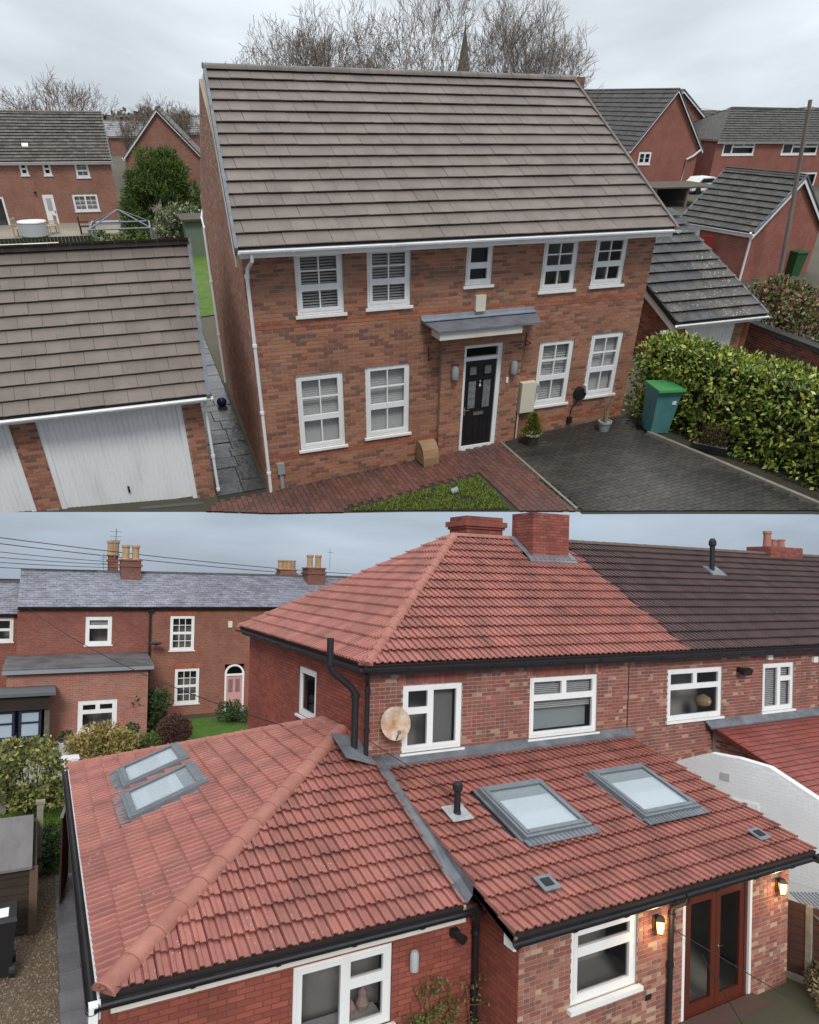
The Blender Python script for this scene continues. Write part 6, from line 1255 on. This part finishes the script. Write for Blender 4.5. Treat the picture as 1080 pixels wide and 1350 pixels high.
# ---- garden room with dark blue doors
T = Thing('garden_room', 'lean-to garden room with dark blue glazed doors and black roof edge', 'garden room', (-.8, 29, 0)); gr_ = WF((-3.2, 28.6), (.42, 28.6)); navy = mat('navy_paint', (.012, .02, .05), (.018, .028, .06), rough=.4, ns=4)
b = MB(); gr_.box(b, 0, 3.62, -1.35, -1.3, 0, 2.2); gr_.box(b, 3.45, 3.62, -1.3, -.0, 0, 1.75); T.part('stone_pier', b, mat('rough_stone', (.16, .14, .11), (.09, .08, .065), rough=.95, ns=6, bump=.8, bs=12))
b = MB(); b.box((-3.4, 28.3, 2.25), (.6, 30.0, 2.36)); T.part('flat_roof', b, mat('slate_felt', (.10, .11, .12), rough=.7)); b = MB(); gr_.box(b, 0, 3.62, -.2, .1, 1.72, 2.24); T.part('dark_fascia', b, mat('dark_brown_boards', (.022, .016, .013), (.035, .024, .02), rough=.8, ns=(9, 9, .5)))
for i, (u0, u1) in enumerate(((.1, .95), (1.0, 1.72), (1.76, 2.5), (2.62, 3.35))):
    b = MB(); w = .09
    for q in ((u0, u0 + w, .05, 1.7), (u1 - w, u1, .05, 1.7), (u0 + w, u1 - w, 1.6, 1.7), (u0 + w, u1 - w, 1.2, 1.27), (u0 + w, u1 - w, .05, .75)): gr_.box(b, q[0], q[1], -.1, -.03, q[2], q[3])
    d = T.part('glazed_door', b, navy)
    for z0, z1 in ((.75, 1.2), (1.27, 1.6)): b = MB(); gr_.box(b, u0 + w, u1 - w, -.07, -.06, z0, z1); T.part('pane', b, mat('pale_glass', (.35, .42, .48), rough=.08, spec=.8), d)
    b = MB(); gr_.box(b, u0 + w + .06, u1 - w - .06, -.03, -.018, .18, .62); T.part('panel', b, navy, d)
b = MB(); b.box((-1.6, 28.2, 0), (.0, 28.55, .06)); T.part('door_step', b, white)
# ---- garden plants, walls and pots
L_ = [((-.15 + random.uniform(-.9, .9), 21.4 + random.uniform(-.8, .8), .7 + random.uniform(-.2, 1.55)), (.36, .36, .26)) for _ in range(26)]
yl = mat('yellow_green_leaf', (.2, .2, .06), rough=.6, ramp=[(3, (.16, .17, .05)), (2, (.26, .25, .08)), (1, (.34, .3, .12)), (2, (.09, .11, .03))])
shrub('open_shrub', 'open branched yellow-green shrub growing behind the low garden wall', (-.1, 21.4, 0), L_, 3600, .13, .045, yl, stem=.03)
L_ = [((2.1 + random.uniform(-.85, .85), 26.6 + random.uniform(-.6, .6), .35 + random.uniform(0, .75)), (.45, .45, .35)) for _ in range(16)]
shrub('mounded_shrub', 'dense rounded bronze and yellow shrub behind the red tiled hip', (2.1, 26.6, 0), L_, 5000, .12, .045, mat('bronze_leaf', (.25, .2, .08), ramp=[(2, (.2, .19, .05)), (2, (.3, .25, .08)), (2, (.33, .2, .09)), (1, (.12, .12, .04))]), stem=.03)
L_ = [((4.85, 28.3, .62), (.62, .6, .58))]
T = shrub('clipped_ball_bush', 'clipped round purple-brown bush on the lawn edge', (4.85, 28.3, 0), L_, 5200, .09, .02, mat('purple_brown_leaf', (.075, .035, .028), ramp=[(1, (.05, .022, .02)), (1, (.09, .045, .035)), (1, (.12, .06, .045))]), shell=.7)
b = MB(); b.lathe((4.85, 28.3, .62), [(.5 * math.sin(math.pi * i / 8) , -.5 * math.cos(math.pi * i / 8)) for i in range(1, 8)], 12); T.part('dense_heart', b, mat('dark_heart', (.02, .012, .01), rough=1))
dg = mat('dark_shrub_leaf', (.03, .06, .02), ramp=[(2, (.02, .042, .012)), (2, (.035, .065, .02)), (1, (.06, .09, .03))])
L_ = [((4.0 + random.uniform(-.5, .6), 31 + random.uniform(-.6, .6), .3 + random.uniform(0, 1.25)), (.45, .45, .4)) for _ in range(12)]
shrub('dark_evergreen', 'dark evergreen shrub against the corner of the pale brick wing', (4.0, 31, 0), L_, 3800, .14, .045, dg)
L_ = [((3.45 + random.uniform(-.3, .6), 28.2 + random.uniform(-.3, .3), .1 + random.uniform(0, .3)), (.3, .3, .25)) for _ in range(6)]
shrub('low_border_plant', 'low green border plants at the foot of the clipped bush', (3.6, 28.2, 0), L_, 1400, .1, .03, mat('border_leaf', (.08, .12, .03)))
L_ = [((8.0 + random.uniform(-.6, .9), 31.5 + random.uniform(-.5, .5), .2 + random.uniform(0, .5)), (.35, .35, .3)) for _ in range(9)]
shrub('doorside_plants', 'low dark plants beside the pink arched door', (8.2, 31.5, 0), L_, 1800, .12, .035, dg)
bare_tree('small_bare_tree', 'thin bare sapling between the dark evergreen and the brown brick wall', (4.6, 31.2, 0), 2.6, 1.0, 41, mat('sapling_bark', (.17, .13, .09), rough=.9), depth=4, tw=.008, tr=.035)
def tub(label, x, y, r, h, m, name='plant_tub'):
    T = Thing(name, label, 'plant pot', (x, y, 0)); b = MB(); b.lathe((x, y, 0), [(r * .7, 0), (r, h * .9), (r * 1.06, h * .92), (r * 1.06, h), (r * .9, h), (r * .85, h * .85)], 18); T.part('pot', b, m, smooth=True); b = MB(); foliage(b, [((x, y, h + .1), (r * 1.0, r * 1.0, .25))], 350, .1, .03); T.part('plant', b, dg)
pale = mat('pale_stone_pot', (.5, .5, .5), (.4, .4, .39), rough=.7, ns=5)
tub('large pale square-sided pot by the brick wing near the blue doors', 1.0, 28.2, .32, .55, pale); tub('tall pale pot between the bronze shrub and clipped bush', 3.3, 28.6, .26, .6, pale)
tub('small terracotta pot beside the blue garden room doors', .25, 27.9, .17, .3, hipm); tub('terracotta pot at the foot of the pink arched door', 9.4, 32.6, .2, .35, hipm)
T = Thing('white_box', 'white square box standing on the patio beside the bronze shrub', 'box', (1.05, 26.1, 0)); b = MB(); b.box((.8, 25.9, 0), (1.3, 26.4, .42)); T.part('box', b, white); b = MB(); b.box((.77, 25.87, .42), (1.33, 26.43, .46)); T.part('lid', b, white)
T = Thing('low_garden_wall', 'low timber sleeper wall with pale coping between patio and lawn', 'wall', (-.5, 22.5, 0)); wd = mat('old_sleeper', (.09, .065, .045), (.06, .045, .033), rough=.9, ns=(1, 1, 9))
for i in range(4):
    for j in range(3): b = MB(); b.box((-4 + i * 1.62, 22.4, .02 + j * .22), (-2.4 + i * 1.62, 22.55, .23 + j * .22)); T.part('sleeper', b, wd)
b = MB(); b.box((-4.1, 22.3, .70), (2.6, 22.8, .78)); T.part('coping', b, mat('pale_coping', (.34, .33, .31), (.24, .24, .22), rough=.9, ns=3))
for x in (-.85, 1.5): b = MB(); b.box((x, 22.2, 0), (x + .16, 22.38, .82)); T.part('post', b, MATS['concrete_post'])
# ---- shed, post, bin, gate
T = Thing('garden_shed', 'old brown timber shed with pale felt roof beside the gravel path', 'shed', (-1, 16.5, 0)); sw = mat('shed_boards', (.062, .042, .03), (.04, .03, .024), rough=.9, ns=(1.5, 1.5, 7))
for i in range(8): b = MB(); b.box((-2.6, 14.75, .05 + i * .155), (.05, 14.78, .195 + i * .155)); T.part('board', b, sw)
for i in range(8): b = MB(); b.box((.05, 14.78, .05 + i * .155), (.08, 17.4, .195 + i * .155)); T.part('board', b, sw)
b = MB(); b.box((-2.55, 14.79, 0), (.045, 17.4, 1.28)); T.part('carcass', b, mat('shed_inside', (.02, .015, .012), rough=1)); b = MB(); b.prism([(-2.7, 14.6, 1.31), (.0, 14.6, 1.31), (.0, 17.5, 1.36), (-2.7, 17.5, 1.36)], (0, 0, .05)); T.part('felt_roof', b, mat('pale_felt', (.2, .185, .18), (.13, .125, .125), rough=.85, ns=(3, .6, 3)))
b = MB(); b.box((-.04, 14.72, 0), (.1, 14.76, 1.3)); T.part('corner_board', b, mat('brown_trim', (.13, .085, .06), rough=.85))
T = Thing('fence_post', 'flaking pale concrete fence post at the shed corner', 'post', (.12, 17.55, 0)); b = MB(); b.box((.06, 17.5, 0), (.19, 17.63, 1.62)); T.part('post', b, MATS['concrete_post']); b = MB(); b.box((.03, 17.47, 1.62), (.22, 17.66, 1.68)); T.part('cap', b, MATS['concrete_post'])
T = Thing('wheeled_bin', 'black wheelie bin beside the old shed', 'bin', (-.45, 13.6, 0)); c = V((-.5, 13.6, 0)); b = MB(); frus(b, c, .23, .26, .29, .34, .05, 1.0); T.part('body', b, blkp); b = MB(); frus(b, c, .31, .37, .29, .33, 1.005, 1.07); T.part('lid', b, blkp)
for s in (-1, 1): b = MB(); b.tube([c + V((.2 , s * .2, .12)), c + V((.29, s * .2, .12))], .12, 14); T.part('wheel', b, blkp)
b = MB(); b.obox(c + V((-.05, -.3, 1.075)), V((.22, .02, 0)), V((0, .35, 0)), V((0, 0, .004))); T.part('sticker', b, white)
b = MB(); b.box((.62, 15.6, .08), (.66, 17.0, 1.75)); T = Thing('side_gate', 'dark timber side gate standing open against the extension wall', 'gate', (.64, 16.3, 0))
for i in range(9): b = MB(); b.obox((.5 + i * .02, 15.7 + i * .15, .08), (.02, .145, 0), (.03, 0, 0), (0, 0, 1.75)); T.part('board', b, mat('gate_timber', (.035, .022, .016), (.05, .03, .02), rough=.85))
b = MB(); b.obox((.48, 15.7, 1.83), (.18, 1.35, 0), (.06, 0, 0), (0, 0, .04)); T.part('top_rail', b, MATS['grey_wood'])
L_ = [((.38 + random.uniform(-.2, .15), 18.3 + random.uniform(-.8, .7), .15 + random.uniform(0, .55)), (.22, .3, .25)) for _ in range(9)]
shrub('path_edge_shrub', 'dark rounded shrub where the gravel path meets the lawn', (.38, 18.3, 0), L_, 2400, .08, .025, dg)
gs = MB()
for _ in range(6000):
    x = random.uniform(-1.2, .66); y = random.uniform(17.7, 22.2); d = (V((0, 0, 1)) + rdir() * .6).normalized(); gs.leaf((x, y, .012), d, d.cross(rdir()).normalized(), random.uniform(.04, .09), .01)
single('grass', 'short green lawn grass beyond the shed', 'grass', (0, 20, 0), gs, mat('short_grass', (.08, .15, .02), ramp=[(1, (.055, .1, .015)), (1, (.085, .15, .02)), (1, (.12, .18, .03))]), kind='stuff')
# ---- overhead cables
for z in (9.6, 9.3): cable('long black cable sweeping over both slate roofs', ((-14, 32 + (9.6 - z), z), (22, 44 + (9.6 - z), z * .667 + .5)), .02, .5, 'cables over the slate roofs')
for i in range(4): cable('thin cable descending to the chimney of the dark red terrace house', ((-12, 30 + i * .5, (9.0, 8.5, 8.1, 7.7)[i]), (3.0 + i * .3, 38, 7.3 - i * .15)), .015, .3, 'thin cables to the terrace chimney')
cable('thin cable crossing from the slate roof to the red house corner', ((-.5, 33.9, 5.2), (5.0, 11.2, 3.9)), .011, .5)
cable('black cable stretched low across the red extension roof', ((5.2, 11.1, 4.05), (9.9, 6.2, .9)), .008, .05)
cable('pale washing line hanging down before the french doors', ((9.0, 7.0, 1.35), (9.6, 6.4, .0)), .008, .02)
